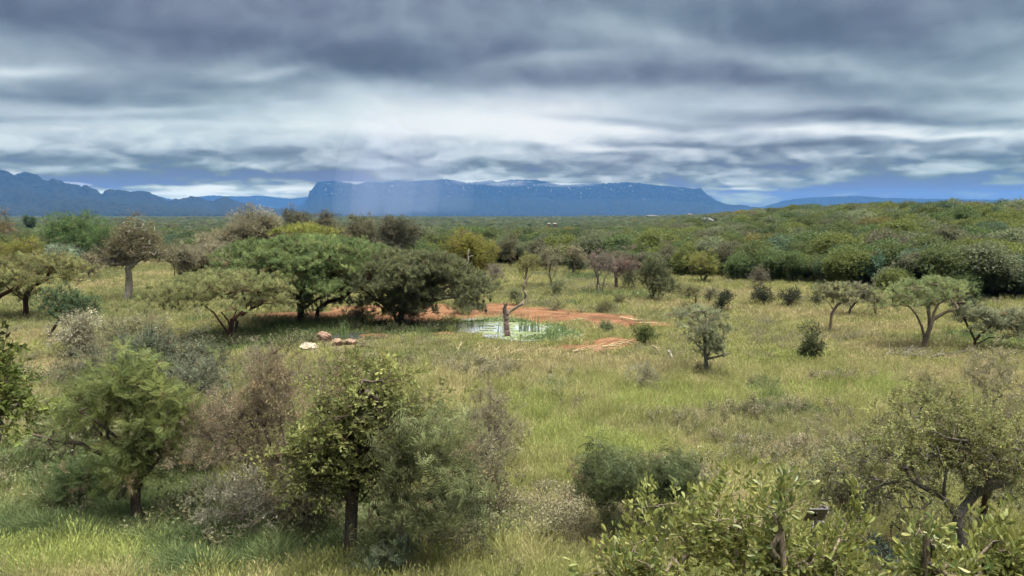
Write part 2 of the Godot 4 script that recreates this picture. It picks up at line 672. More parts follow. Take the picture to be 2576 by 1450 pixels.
func paint_sky() -> ImageTexture:
	# dark decks, breaks and low cloud, as the photograph shows them
	for s in [
		[260, 60, 560, 70, -3, -0.16], [250, 150, 430, 40, 4, -0.16], [30, 176, 120, 16, 6, 0.24], [230, 245, 420, 32, 2, -0.36], [520, 205, 260, 26, 3, -0.26],
		[640, 150, 150, 22, 12, 0.14], [680, 182, 110, 12, 8, 0.24], [1000, 130, 380, 34, 0, -0.12], [1000, 180, 330, 30, -2, -0.24], [1450, 200, 300, 26, 3, -0.16],
		[160, 300, 360, 13, 4, -0.2], [420, 280, 160, 10, 6, 0.12], [1150, 290, 420, 60, 0, 0.16], [1400, 320, 260, 60, -4, 0.16], [1430, 142, 150, 22, 2, 0.22],
		[1650, 92, 150, 30, -10, 0.2], [1480, 60, 200, 40, 0, 0.08], [2000, 45, 300, 40, -3, -0.12], [2380, 120, 330, 34, -9, -0.2], [2100, 165, 300, 24, -8, 0.12],
		[1980, 205, 380, 38, -4, -0.34], [2400, 165, 200, 26, -7, -0.16], [1680, 318, 300, 17, -5, -0.42], [2150, 298, 420, 17, -4, -0.44], [2350, 250, 300, 30, 0, -0.2],
		[2050, 335, 560, 12, -3, 0.34], [1560, 372, 260, 14, -6, 0.2], [300, 352, 420, 22, 0, 0.08], [130, 410, 180, 12, 5, -0.12], [470, 392, 360, 22, 3, -0.12], [520, 446, 420, 20, 1, -0.2],
		[830, 440, 180, 14, 4, -0.24], [650, 420, 60, 9, -6, 0.24], [120, 405, 60, 14, 0, 0.12], [480, 484, 330, 17, 2, 0.6], [930, 322, 40, 9, -4, 0.1],
		[1760, 372, 260, 15, -4, -0.34], [1700, 402, 420, 12, -4, -0.2], [2120, 358, 240, 11, 0, -0.26], [2280, 404, 190, 14, 3, -0.24], [2470, 400, 150, 10, -6, -0.2], [2380, 420, 220, 8, 0, 0.2],
		[2200, 395, 90, 8, -5, 0.2], [1500, 425, 420, 16, -2, -0.14], [2300, 470, 480, 26, 0, -0.26], [1830, 472, 90, 9, 0, 0.5], [1850, 497, 110, 10, 0, 0.16], [1300, 452, 500, 9, 0, 0.1],
	]:
		add_stroke(s[0], s[1], s[2], s[3], s[4], s[5])
	var small := sky_part(0, 0, 256, 66, 256, 128)
	var full := Image.create_empty(256, 128, false, Image.FORMAT_RGBF)
	var low := small.get_pixel(0, 63)
	full.fill(low)
	full.blit_rect(small, Rect2i(0, 0, 256, 66), Vector2i.ZERO)
	full.resize(4096, 2048, Image.INTERPOLATE_CUBIC)
	var a := sky_part(0, 790, 470, 240, 4096, 2048)
	var b := sky_part(4096 - 470, 790, 470, 240, 4096, 2048)
	full.blit_rect(a, Rect2i(0, 0, 470, 240), Vector2i(0, 790))
	full.blit_rect(b, Rect2i(0, 0, 470, 240), Vector2i(4096 - 470, 790))
	return ImageTexture.create_from_image(full)


func sky_part(x0: int, y0: int, w: int, h: int, all_w: int, all_h: int) -> Image:
	var px := PackedFloat32Array()
	px.resize(w * h * 3)
	var i := 0
	for y in h:
		var el := (0.5 - (y0 + y + 0.5) / all_h) * PI
		for x in w:
			var az := (x0 + x + 0.5) / all_w * TAU
			if az > PI:
				az -= TAU
			var c := sky_light(az, maxf(el, -0.01))
			px[i] = c.r / EXPO
			px[i + 1] = c.g / EXPO
			px[i + 2] = c.b / EXPO
			i += 3
	return Image.create_from_data(w, h, false, Image.FORMAT_RGBF, px.to_byte_array())


# ---------------------------------------------------------------- mountains
func ridge(label: String, dist: float, depth: float, cliff: float, rock: Color, bush: Color, line: Array) -> void:
	var cols := []
	var x: float = line[0]
	var k := 0
	var last: float = line[line.size() - 2]
	while x < last:
		while k < line.size() - 4 and x > line[k + 2]:
			k += 2
		var t := clampf((x - line[k]) / maxf(line[k + 2] - line[k], 0.001), 0.0, 1.0)
		cols.append([x, lerpf(line[k + 1], line[k + 3], t) + n_fine.get_noise_2d(x * 9.0, dist) * 2.2 + n_fine.get_noise_2d(x * 30.0, dist + 50.0) * 1.2])
		x += 4.0
	var rows := 15
	var v := PackedVector3Array()
	var c := PackedColorArray()
	for col in cols:
		var r := ray(col[0], col[1])
		var flat := Vector3(r.x, 0, r.z)
		var e := flat.length()
		var out_dir := flat / e
		var top := EYE.y + r.y / e * dist
		for j in rows:
			var t := float(j) / (rows - 4)
			var d := 0.0
			var h := 0.0
			if t <= 1.0:
				var prof := t / 0.72 * (1.0 - cliff) * (0.75 + 0.25 * t) if t < 0.72 else (1.0 - cliff) * 0.93 + smoothstep(0.72, 0.93, t) * (1.0 - (1.0 - cliff) * 0.93)
				var gully := (1.0 - 0.75 * smoothstep(0.5, 0.8, t)) * (n_soft.get_noise_2d(col[0] * 2.0 + t * 12.0, dist * 0.01 + t * 60.0) * 0.2 + n_mid.get_noise_2d(col[0] * 3.0, t * 50.0) * 0.05)
				d = dist - depth * (1.0 - t) + gully * depth * sin(PI * clampf(t, 0.0, 1.0))
				h = -12.0 + (top + 12.0) * clampf(prof, 0.0, 1.0)
			else:
				d = dist + depth * (t - 1.0) * 1.6
				h = top - (top + 12.0) * (t - 1.0) * 2.2
			var p := out_dir * d
			p.y = h
			v.append(p)
			var patch := n_fine.get_noise_2d(col[0] * 10.0, t * 260.0 + dist) * 0.5 + n_mid.get_noise_2d(col[0] * 3.0, t * 90.0)
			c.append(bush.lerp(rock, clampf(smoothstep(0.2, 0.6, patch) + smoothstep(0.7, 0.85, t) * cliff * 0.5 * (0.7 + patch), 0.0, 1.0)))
	var st := SurfaceTool.new()
	st.begin(Mesh.PRIMITIVE_TRIANGLES)
	st.set_smooth_group(0)
	for i in v.size():
		st.set_color(c[i])
		st.add_vertex(v[i])
	for i in cols.size() - 1:
		for j in rows - 1:
			var a := i * rows + j
			for q in [a, a + 1, a + rows, a + 1, a + rows + 1, a + rows]:
				st.add_index(q)
	st.generate_normals()
	var m := leaf_mat(Color.WHITE, 0.0, 1.0)
	var hill := piece("mountain", st.commit(), m)
	tag(hill, label, "", "", "structure")
	# the forest that covers the slopes, thinner on the cliffs
	rng.seed = label.hash()
	var buf := PackedFloat32Array()
	var n := 0
	for i in cols.size() - 1:
		for j in rows - 4:
			var p0 := v[i * rows + j]
			var px_ := v[(i + 1) * rows + j] - p0
			var pz := v[i * rows + j + 1] - p0
			var many := clampi(int(px_.length() * pz.length() / 620.0), 1, 14)
			var steep := absf(pz.y) / maxf(Vector2(pz.x, pz.z).length(), 1.0)
			if steep > 1.1:
				many = maxi(1, many * 4 / 5)
			for q in many:
				if n * 16 >= buf.size():
					buf.resize(buf.size() + 16 * 4096)
				var p := p0 + px_ * rng.randf() + pz * rng.randf()
				p.y -= 3.0
				var turn := rng.randf() * TAU
				var sz := rnd(4.5, 7.5)
				var f := rnd(0.75, 1.2)
				push(buf, n * 16, p, Vector3.UP, sz, Vector3(cos(turn), 0, sin(turn)), Color(0.052 * f, 0.062 * f, 0.040 * f))
				n += 1
	buf.resize(n * 16)
	swarm("forest", kinds[0].both, buf, leaf_mat(Color.WHITE, 1.0), hill)


# ---------------------------------------------------------------- ground
func spots(list: Array) -> Array:
	var out := []
	for s in list:
		var c := ground(s[0], s[1])
		var e := ground(s[0] + s[2], s[1])
		var n := ground(s[0], s[1] + s[3])
		out.append([c.x, c.z, absf(e.x - c.x), absf(n.z - c.z)] + s.slice(4))
	return out


func inside(list: Array, x: float, z: float, rough: float) -> float:
	var best := -9.0
	for s in list:
		var u: float = (x - s[0]) / s[2]
		var w: float = (z - s[1]) / s[3]
		if absf(u) > 1.7 or absf(w) > 1.7:
			continue
		best = maxf(best, 1.0 - sqrt(u * u + w * w))
	return best + (n_fine.get_noise_2d(x * 16.0, z * 16.0) * 0.7 + n_mid.get_noise_2d(x * 9.0, z * 9.0) * 0.5) * rough if best > -9.0 else best


func land_color(x: float, z: float) -> Color:
	var a := n_mid.get_noise_2d(x * 1.1, z * 1.1)
	var b := n_fine.get_noise_2d(x * 3.0, z * 3.0)
	var c := Color(0.098, 0.098, 0.045).lerp(Color(0.143, 0.120, 0.064), clampf(0.5 + a, 0.0, 1.0)).lerp(Color(0.045, 0.060, 0.022), clampf(b * 1.2, 0.0, 1.0) * 0.7)
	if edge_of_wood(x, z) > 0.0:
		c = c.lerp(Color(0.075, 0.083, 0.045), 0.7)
	return c


func make_ground() -> void:
	var st := SurfaceTool.new()
	st.begin(Mesh.PRIMITIVE_TRIANGLES)
	st.set_smooth_group(0)
	var spokes := 220
	var rings := [0.0]
	var r := 2.0
	while r < 19500.0:
		rings.append(r)
		r *= 1.045 if r < 1500.0 else 1.12
	for ri in rings.size():
		for s in spokes:
			var t := float(s) / spokes
			# spokes lie closer together ahead than behind
			var az := (t - 0.5) * 2.0
			az = signf(az) * (0.75 * absf(az) * 1.0 + (PI - 0.75) * pow(absf(az), 4.0))
			var x: float = sin(az) * rings[ri]
			var z: float = -cos(az) * rings[ri]
			st.set_color(land_color(x, z))
			st.add_vertex(Vector3(x, terrain(x, z), z))
	for ri in rings.size() - 1:
		for s in spokes:
			var n := (s + 1) % spokes
			var a := ri * spokes + s
			var b := ri * spokes + n
			for q in [a, a + spokes, b, b, a + spokes, b + spokes]:
				st.add_index(q)
	st.generate_normals()
	var m := StandardMaterial3D.new()
	m.vertex_color_use_as_albedo = true
	m.roughness = 1.0
	m.metallic_specular = 0.1
	m.albedo_texture = noise_tex([[0.0, grey(0.55)], [0.5, grey(0.85)], [1.0, Color(1, 1, 1)]], 0.03, 512, 5)
	m.uv1_triplanar = true
	m.uv1_world_triplanar = true
	m.uv1_scale = Vector3(0.31, 0.31, 0.31)
	tag(piece("ground", st.commit(), m), "grassy plain running from the waterhole to the foot of the mountains", "", "", "structure")


func sheet(called: String, list: Array, step: float, rough: float, cut: float, height: Callable, tint: Callable, mat: Material, label: String) -> void:
	var lo := Vector2(1e9, 1e9)
	var hi := -lo
	for s in list:
		lo = lo.min(Vector2(s[0] - s[2] * 1.3, s[1] - s[3] * 1.3))
		hi = hi.max(Vector2(s[0] + s[2] * 1.3, s[1] + s[3] * 1.3))
	var w := int((hi.x - lo.x) / step) + 2
	var h := int((hi.y - lo.y) / step) + 2
	var st := SurfaceTool.new()
	st.begin(Mesh.PRIMITIVE_TRIANGLES)
	st.set_smooth_group(0)
	var vals := PackedFloat32Array()
	for j in h:
		for i in w:
			var x := lo.x + i * step
			var z := lo.y + j * step
			var val := inside(list, x, z, rough)
			vals.append(val)
			st.set_color(tint.call(x, z, val))
			st.add_vertex(Vector3(x, terrain(x, z) + height.call(x, z, val), z))
	for j in h - 1:
		for i in w - 1:
			var a := j * w + i
			if maxf(maxf(vals[a], vals[a + 1]), maxf(vals[a + w], vals[a + w + 1])) > cut and minf(minf(vals[a], vals[a + 1]), minf(vals[a + w], vals[a + w + 1])) > cut - 0.5:
				for q in [a, a + 1, a + w, a + 1, a + w + 1, a + w]:
					st.add_index(q)
	st.generate_normals()
	tag(piece(called, st.commit(), mat), label, "", "", "structure")


# where the meadow ends and the bush begins: above 0 in the bush
func edge_of_wood(x: float, z: float) -> float:
	if z > -40.0:
		return -1.0
	var s := seen_at(Vector3(x, terrain(x, z), z))
	if -z > 420.0:
		return 1.0
	var e := [-700, 700, 0, 668, 120, 640, 250, 664, 330, 668, 400, 640, 470, 668, 640, 660, 760, 664, 1000, 668, 1180, 676, 1290, 668, 1440, 682, 1560, 690, 1700, 696, 1850, 704, 2000, 716, 2150, 730, 2300, 742, 2420, 754, 2576, 772, 3300, 850]
	var px := clampf(s.x, -690.0, 3290.0)
	var k := 0
	while k < e.size() - 4 and px > e[k + 2]:
		k += 2
	return lerpf(e[k + 1], e[k + 3], (px - e[k]) / (e[k + 2] - e[k])) - s.y + n_fine.get_noise_2d(x * 4.0, z * 4.0) * 8.0


# ---------------------------------------------------------------- grass
func tuft(blades: int, tall: float, wide: float, lean: float, width: float, seeds: float, salt: int) -> ArrayMesh:
	rng.seed = salt
	var b := Buf.new()
	for i in blades:
		var a := rng.randf() * TAU
		var out_ := Vector3(cos(a), 0, sin(a))
		var p := out_ * wide * sqrt(rng.randf())
		var dir := (Vector3.UP + out_ * lean * rnd(0.1, 1.0) + ball() * 0.18).normalized()
		var h := tall * rnd(0.55, 1.15)
		var side := dir.cross(ball()).normalized() * width * 0.5
		var m := p + dir * h * 0.55
		var tip := m + (dir + out_ * lean * 0.8 + Vector3.DOWN * 0.15).normalized() * h * 0.5
		var col := Color.WHITE * rnd(0.72, 1.25)
		b.tri(p - side, p + side, m + side * 0.8, col)
		b.tri(p - side, m + side * 0.8, m - side * 0.8, col)
		b.tri(m - side * 0.8, m + side * 0.8, tip, col)
		if rng.randf() < seeds:
			b.leaf(tip - dir * 0.04, (dir + ball() * 0.4).normalized(), ball(), h * 0.22, width * 2.2, Color(1.35, 1.15, 0.95))
	return b.mesh()


func forb(salt: int) -> ArrayMesh:   # a low leafy weed with brownish seed heads
	rng.seed = salt
	var b := Buf.new()
	for i in 11:
		var dir := (Vector3.UP + ball() * 0.75).normalized()
		var h := rnd(0.28, 0.6)
		b.tube(Vector3.ZERO, dir * h, 0.006, 0.004, 3, Color(0.7, 0.65, 0.55))
		for j in 6:
			b.leaf(dir * h * rnd(0.25, 1.0), (dir * 0.4 + ball()).normalized(), ball(), rnd(0.05, 0.09), rnd(0.025, 0.04), Color.WHITE * rnd(0.7, 1.2))
		for j in 5:
			b.leaf(dir * h + ball() * 0.07, ball(), ball(), 0.05, 0.03, Color(1.5, 1.2, 1.15) * rnd(0.8, 1.3))
	return b.mesh()


func make_grass() -> void:
	# [x, y, half-width, half-height, sort]: 1 lush, 2 straw, 3 brown weeds, 4 bright fresh green
	grass_spots = spots([
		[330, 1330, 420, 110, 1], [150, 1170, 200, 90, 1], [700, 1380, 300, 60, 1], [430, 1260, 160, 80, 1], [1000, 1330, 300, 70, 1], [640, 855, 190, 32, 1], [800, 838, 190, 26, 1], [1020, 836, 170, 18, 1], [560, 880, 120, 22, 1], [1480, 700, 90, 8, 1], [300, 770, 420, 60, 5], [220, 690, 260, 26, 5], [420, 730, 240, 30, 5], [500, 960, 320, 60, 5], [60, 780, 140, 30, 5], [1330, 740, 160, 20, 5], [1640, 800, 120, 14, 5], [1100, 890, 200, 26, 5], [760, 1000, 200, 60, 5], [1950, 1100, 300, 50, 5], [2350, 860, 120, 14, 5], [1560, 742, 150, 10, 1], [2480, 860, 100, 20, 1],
		[1420, 1090, 110, 50, 4], [1500, 1130, 150, 30, 4], [1640, 1010, 150, 40, 4], [1330, 1030, 80, 40, 4], [840, 960, 140, 45, 4], [2050, 985, 160, 30, 4], [1750, 1000, 130, 26, 4], [2300, 1000, 130, 40, 4], [1980, 900, 120, 20, 4], [180, 1400, 220, 50, 4],
		[1360, 1290, 160, 70, 3], [1500, 1330, 110, 50, 3], [1230, 1120, 100, 60, 3], [2000, 1075, 190, 60, 3], [1800, 1060, 120, 40, 3], [2080, 1160, 150, 60, 3], [1900, 1130, 110, 40, 3], [1560, 1250, 120, 40, 3], [480, 1100, 90, 50, 3], [1140, 930, 120, 26, 3], [940, 930, 120, 20, 3], [2120, 960, 90, 14, 3], [1240, 935, 70, 20, 3], [2480, 1030, 90, 40, 3], [1720, 1200, 120, 40, 3],
		[90, 930, 110, 60, 2], [60, 860, 100, 30, 2], [300, 720, 120, 12, 2], [420, 690, 80, 10, 2], [1700, 770, 120, 12, 2], [2050, 790, 200, 18, 2], [1850, 740, 150, 12, 2], [2250, 880, 170, 30, 2], [1450, 930, 200, 30, 2], [2180, 830, 150, 16, 2], [1620, 920, 160, 20, 2], [2440, 950, 120, 24, 2], [1250, 890, 160, 18, 2],
	])
	var clear := spots([[1235, 824, 112, 24], [1340, 842, 128, 26], [872, 851, 56, 12], [808, 864, 40, 9], [846, 877, 24, 8], [880, 873, 30, 8], [777, 886, 34, 8]])
	var bufs := [PackedFloat32Array(), PackedFloat32Array(), PackedFloat32Array(), PackedFloat32Array(), PackedFloat32Array()]
	rng.seed = 4242
	var d := 13.5
	while d < 128.0:
		var gap := clampf(0.0064 * d + 0.05, 0.14, 0.55)
		var half := d * 0.74 + 10.0
		var x := -half
		while x < half:
			var px := x + rnd(-0.5, 0.5) * gap
			var pz := -d + rnd(-0.5, 0.5) * gap
			x += gap
			if d > 66.0 and edge_of_wood(px, pz) > 14.0:
				continue
			if inside(clear, px, pz, 0.25) > 0.06:
				continue
			var soil := inside(soil_spots, px, pz, 0.55)
			if soil > 0.02 and rng.randf() < 0.6 + soil * 1.2:
				continue
			var sort := 0
			var best := 0.0
			for s in grass_spots:
				var u: float = (px - s[0]) / s[2]
				var w: float = (pz - s[1]) / s[3]
				var q := u * u + w * w
				if q < 1.9 and (s[4] != 3 or rng.randf() < 0.42):
					q = 1.0 - sqrt(q) + n_mid.get_noise_2d(px * 8.0 + s[4] * 70.0, pz * 8.0) * 0.9 + rnd(-0.4, 0.3)
					if q > best:
						best = q
						sort = s[4]
			var a := n_mid.get_noise_2d(px * 2.2 + 50.0, pz * 2.2)
			var b := n_fine.get_noise_2d(px * 9.0, pz * 9.0)
			if sort == 0:
				var roll := a + b * 0.5 + rnd(-0.45, 0.45)
				sort = 2 if roll > 0.42 else (3 if roll < -0.5 else (1 if n_mid.get_noise_2d(px * 3.0 - 400.0, pz * 3.0) > 0.5 else 0))
			var tall := 0.8 + a * 0.3 + n_fine.get_noise_2d(px * 26.0, pz * 26.0) * 0.75 + rnd(-0.2, 0.25)
			var c := Color(0.185, 0.205, 0.07)
			match sort:
				0: c = c.lerp(Color(0.235, 0.225, 0.105), clampf(0.22 + b * 0.7 + rnd(-0.2, 0.3), 0.0, 1.0))
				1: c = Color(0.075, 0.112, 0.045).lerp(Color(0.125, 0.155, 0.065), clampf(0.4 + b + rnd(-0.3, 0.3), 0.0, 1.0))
				2: c = Color(0.23, 0.22, 0.105).lerp(Color(0.29, 0.25, 0.14), rng.randf())
				3: c = Color(0.17, 0.155, 0.095).lerp(Color(0.235, 0.20, 0.15), rng.randf()).lerp(Color(0.12, 0.16, 0.08), 0.5 * rng.randf())
				5: c = Color(0.13, 0.15, 0.06).lerp(Color(0.18, 0.18, 0.085), clampf(0.4 + b + rnd(-0.4, 0.4), 0.0, 1.0))
				4: c = Color(0.165, 0.21, 0.06).lerp(Color(0.21, 0.23, 0.08), rng.randf())
			var f := 1.0 + b * 0.2 + rng.randfn(0.0, 0.1)
			var s2 := tall * (1.0 + 0.004 * maxf(d - 20.0, 0.0)) * (0.5 if soil > 0.02 else (0.65 if soil > -0.12 else 1.0))
			if sort == 1 and d < 30.0:
				s2 *= 1.05
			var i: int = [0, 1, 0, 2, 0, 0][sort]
			if d > 42.0 and i != 2:
				i = 3
			elif d > 42.0:
				i = 4
			var at: int = bufs[i].size()
			bufs[i].resize(at + 16)
			f *= 1.1
			push(bufs[i], at, Vector3(px, terrain(px, pz) - 0.02, pz), (Vector3.UP + ball() * 0.16).normalized(), s2, ball(), Color(c.r * f, c.g * f, c.b * f))
		d += gap * 0.9
	var gm := leaf_mat(Color.WHITE, 0.6, 0.7)
	tag(swarm("grass", tuft(20, 0.46, 0.17, 0.55, 0.011, 0.35, 1), bufs[0], gm), "yellow-green seeding grass of the near meadow", "grass")
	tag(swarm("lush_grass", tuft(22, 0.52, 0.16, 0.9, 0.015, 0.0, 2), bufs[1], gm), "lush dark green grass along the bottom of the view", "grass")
	tag(swarm("weeds", forb(3), bufs[2], gm), "brownish flowering weeds in patches through the near grass", "weeds")
	tag(swarm("meadow_grass", tuft(15, 0.42, 0.26, 0.5, 0.03, 0.3, 4), bufs[3], gm), "pale grass of the open ground round the waterhole", "grass")
	tag(swarm("meadow_weeds", forb(5), bufs[4], gm), "low brown weeds scattered round the waterhole clearing", "weeds")
	var low := PackedFloat32Array()
	var under := spots([[250, 1170, 260, 120], [640, 1290, 260, 110], [1020, 1340, 260, 110], [430, 1000, 240, 110], [200, 920, 160, 60], [800, 1200, 240, 100], [2350, 1250, 300, 140], [2100, 1300, 160, 90], [640, 860, 180, 16], [1000, 828, 160, 12]])
	rng.seed = 99
	for s in under:
		for i in clampi(int(s[2] * s[3] * 26.0), 60, 420):
			var q := Vector2.from_angle(rng.randf() * TAU) * sqrt(rng.randf())
			var x: float = s[0] + q.x * s[2]
			var z: float = s[1] + q.y * s[3]
			if n_mid.get_noise_2d(x * 14.0, z * 14.0) < -0.05:
				continue
			var w := low.size()
			low.resize(w + 16)
			var f := rnd(0.7, 1.25)
			var c := Color(0.10, 0.13, 0.06).lerp(Color(0.17, 0.16, 0.1), rng.randf())
			push(low, w, Vector3(x, terrain(x, z), z), (Vector3.UP + ball() * 0.5).normalized(), rnd(0.35, 0.85), ball(), Color(c.r * f, c.g * f, c.b * f))
	tag(swarm("undergrowth", sprig("small"), low, gm), "low leafy undergrowth tangled below the near bushes", "undergrowth")
	print("grass ", bufs.map(func(q): return q.size() / 16))


# ---------------------------------------------------------------- woodland
var kinds := []   # archetypes of bush tree: {wood, crown, both}


func bake(b: Buf, mesh_: ArrayMesh, buf: PackedFloat32Array) -> void:
	var a := mesh_.surface_get_arrays(0)
	var v: PackedVector3Array = a[Mesh.ARRAY_VERTEX]
	var n: PackedVector3Array = a[Mesh.ARRAY_NORMAL]
	var c: PackedColorArray = a[Mesh.ARRAY_COLOR]
	for i in range(0, buf.size(), 16):
		var t := Transform3D(Vector3(buf[i], buf[i + 4], buf[i + 8]), Vector3(buf[i + 1], buf[i + 5], buf[i + 9]), Vector3(buf[i + 2], buf[i + 6], buf[i + 10]), Vector3(buf[i + 3], buf[i + 7], buf[i + 11]))
		var tint := Color(buf[i + 12], buf[i + 13], buf[i + 14])
		b.v.append_array(t * v)
		var plain := Transform3D(t.basis.orthonormalized(), Vector3.ZERO)
		b.n.append_array(plain * n)
		for q in c:
			b.c.append(q * tint)


func make_kinds() -> void:
	# half-width, height, foot of the crown, manner, masses, stems
	var shapes := [[2.6, 4.3, 0.7, "r", 12, 3], [2.1, 4.6, 0.9, "r", 10, 2], [3.1, 4.4, 1.4, "u", 13, 2], [1.9, 3.4, 0.4, "r", 9, 4], [2.8, 5.0, 1.2, "r", 14, 2], [2.3, 3.9, 0.6, "v", 11, 4], [1.5, 2.4, 0.15, "r", 8, 4], [3.3, 4.9, 1.7, "u", 16, 3]]
	for i in shapes.size():
		rng.seed = 900 + i
		var s: Array = shapes[i]
		var e := Vector3(s[0], (s[1] - s[2]) * 0.5, s[0] * 0.9)
		var c := Vector3(rnd(-0.3, 0.3), s[2] + e.y, 0)
		var pads := masses(c, e, s[3], s[4])
		var stems := []
		for k in int(s[5]):
			var foot := Vector3(rnd(-0.15, 0.15), 0, rnd(-0.15, 0.15)) * (1.0 if k else 0.0)
			stems.append([foot, Vector3(rnd(-0.7, 0.7), s[2] + 0.5, rnd(-0.7, 0.7))])
		var g := grow(stems, pads, {"radius": 0.1, "tips": 46, "dead": 0.0, "clump": 0.85, "size": 0.72, "col": Color(4.4, 4.3, 3.9), "vary": 0.16, "sides": 4, "drop": 0.018, "lift": 0.5})
		var crown := Buf.new()
		bake(crown, sprig("far"), g.buf)
		for k in g.wood.c.size():
			g.wood.c[k] = Color(1, 1, 1)
		var both: ArrayMesh = crown.mesh()
		var wood: ArrayMesh = g.wood.mesh()
		kinds.append({"wood": wood, "crown": crown.mesh(), "both": both, "h": s[1], "w": s[0]})


var TONES := [["olive", Color(0.081, 0.103, 0.039)], ["yellow-green", Color(0.106, 0.128, 0.039)], ["orange-tinged", Color(0.131, 0.122, 0.042)], ["grey-green", Color(0.100, 0.118, 0.066)], ["pale sage", Color(0.127, 0.151, 0.086)], ["dark green", Color(0.057, 0.082, 0.039)], ["grey-brown", Color(0.098, 0.102, 0.062)], ["bluish green", Color(0.071, 0.107, 0.064)], ["mid-green", Color(0.078, 0.115, 0.044)]]
var SECTORS := [[60, "at the left end"], [190, "behind the leftmost umbrella thorn"], [330, "behind the thick pale trunk"], [470, "right of the thick pale trunk"], [700, "behind the grey-green trees"], [1090, "behind the broad thorns"], [1260, "behind the yellow-green tree"], [1380, "beyond the dead tree"], [1500, "left of the bare trees"], [1620, "behind the bare trees"], [1780, "above the two-tiered thorn"], [1900, "above the top-heavy shrub"], [2060, "above the dark shrub pair"], [2200, "behind the one-stemmed thorn"], [2330, "by the big grey tree"], [2460, "behind the pale-trunked thorn"], [9999, "at the right end"]]


func tone_at(x: float, z: float, d: float) -> int:
	var a := n_mid.get_noise_2d(x * 1.3, z * 1.3)
	var r := rng.randf()
	var right := clampf(x / maxf(d, 1.0) * 2.0, -1.0, 1.0)
	if d < 125.0:
		var w := [3.0, 2.6 + right * 1.4, 0.7, 1.6 - right, 0.4, 0.6, 0.7, 0.35, 2.6]
		return weighted(w, r + a * 0.2)
	if d < 210.0:
		return weighted([3.0 + right, 1.2 + right, 0.3, 2.6 - right, 1.0 - right * 0.5, 0.8, 0.9, 0.5, 1.6], r + a * 0.2)
	return weighted([1.3, 0.3, 0.15, 3.2, 1.7, 1.0, 0.9, 0.8, 1.2], r + a * 0.15)


func weighted(w: Array, r: float) -> int:
	var total := 0.0
	for v in w:
		total += maxf(v, 0.0)
	r = clampf(r, 0.0, 0.999) * total
	for i in w.size():
		r -= maxf(w[i], 0.0)
		if r < 0.0:
			return i
	return 0


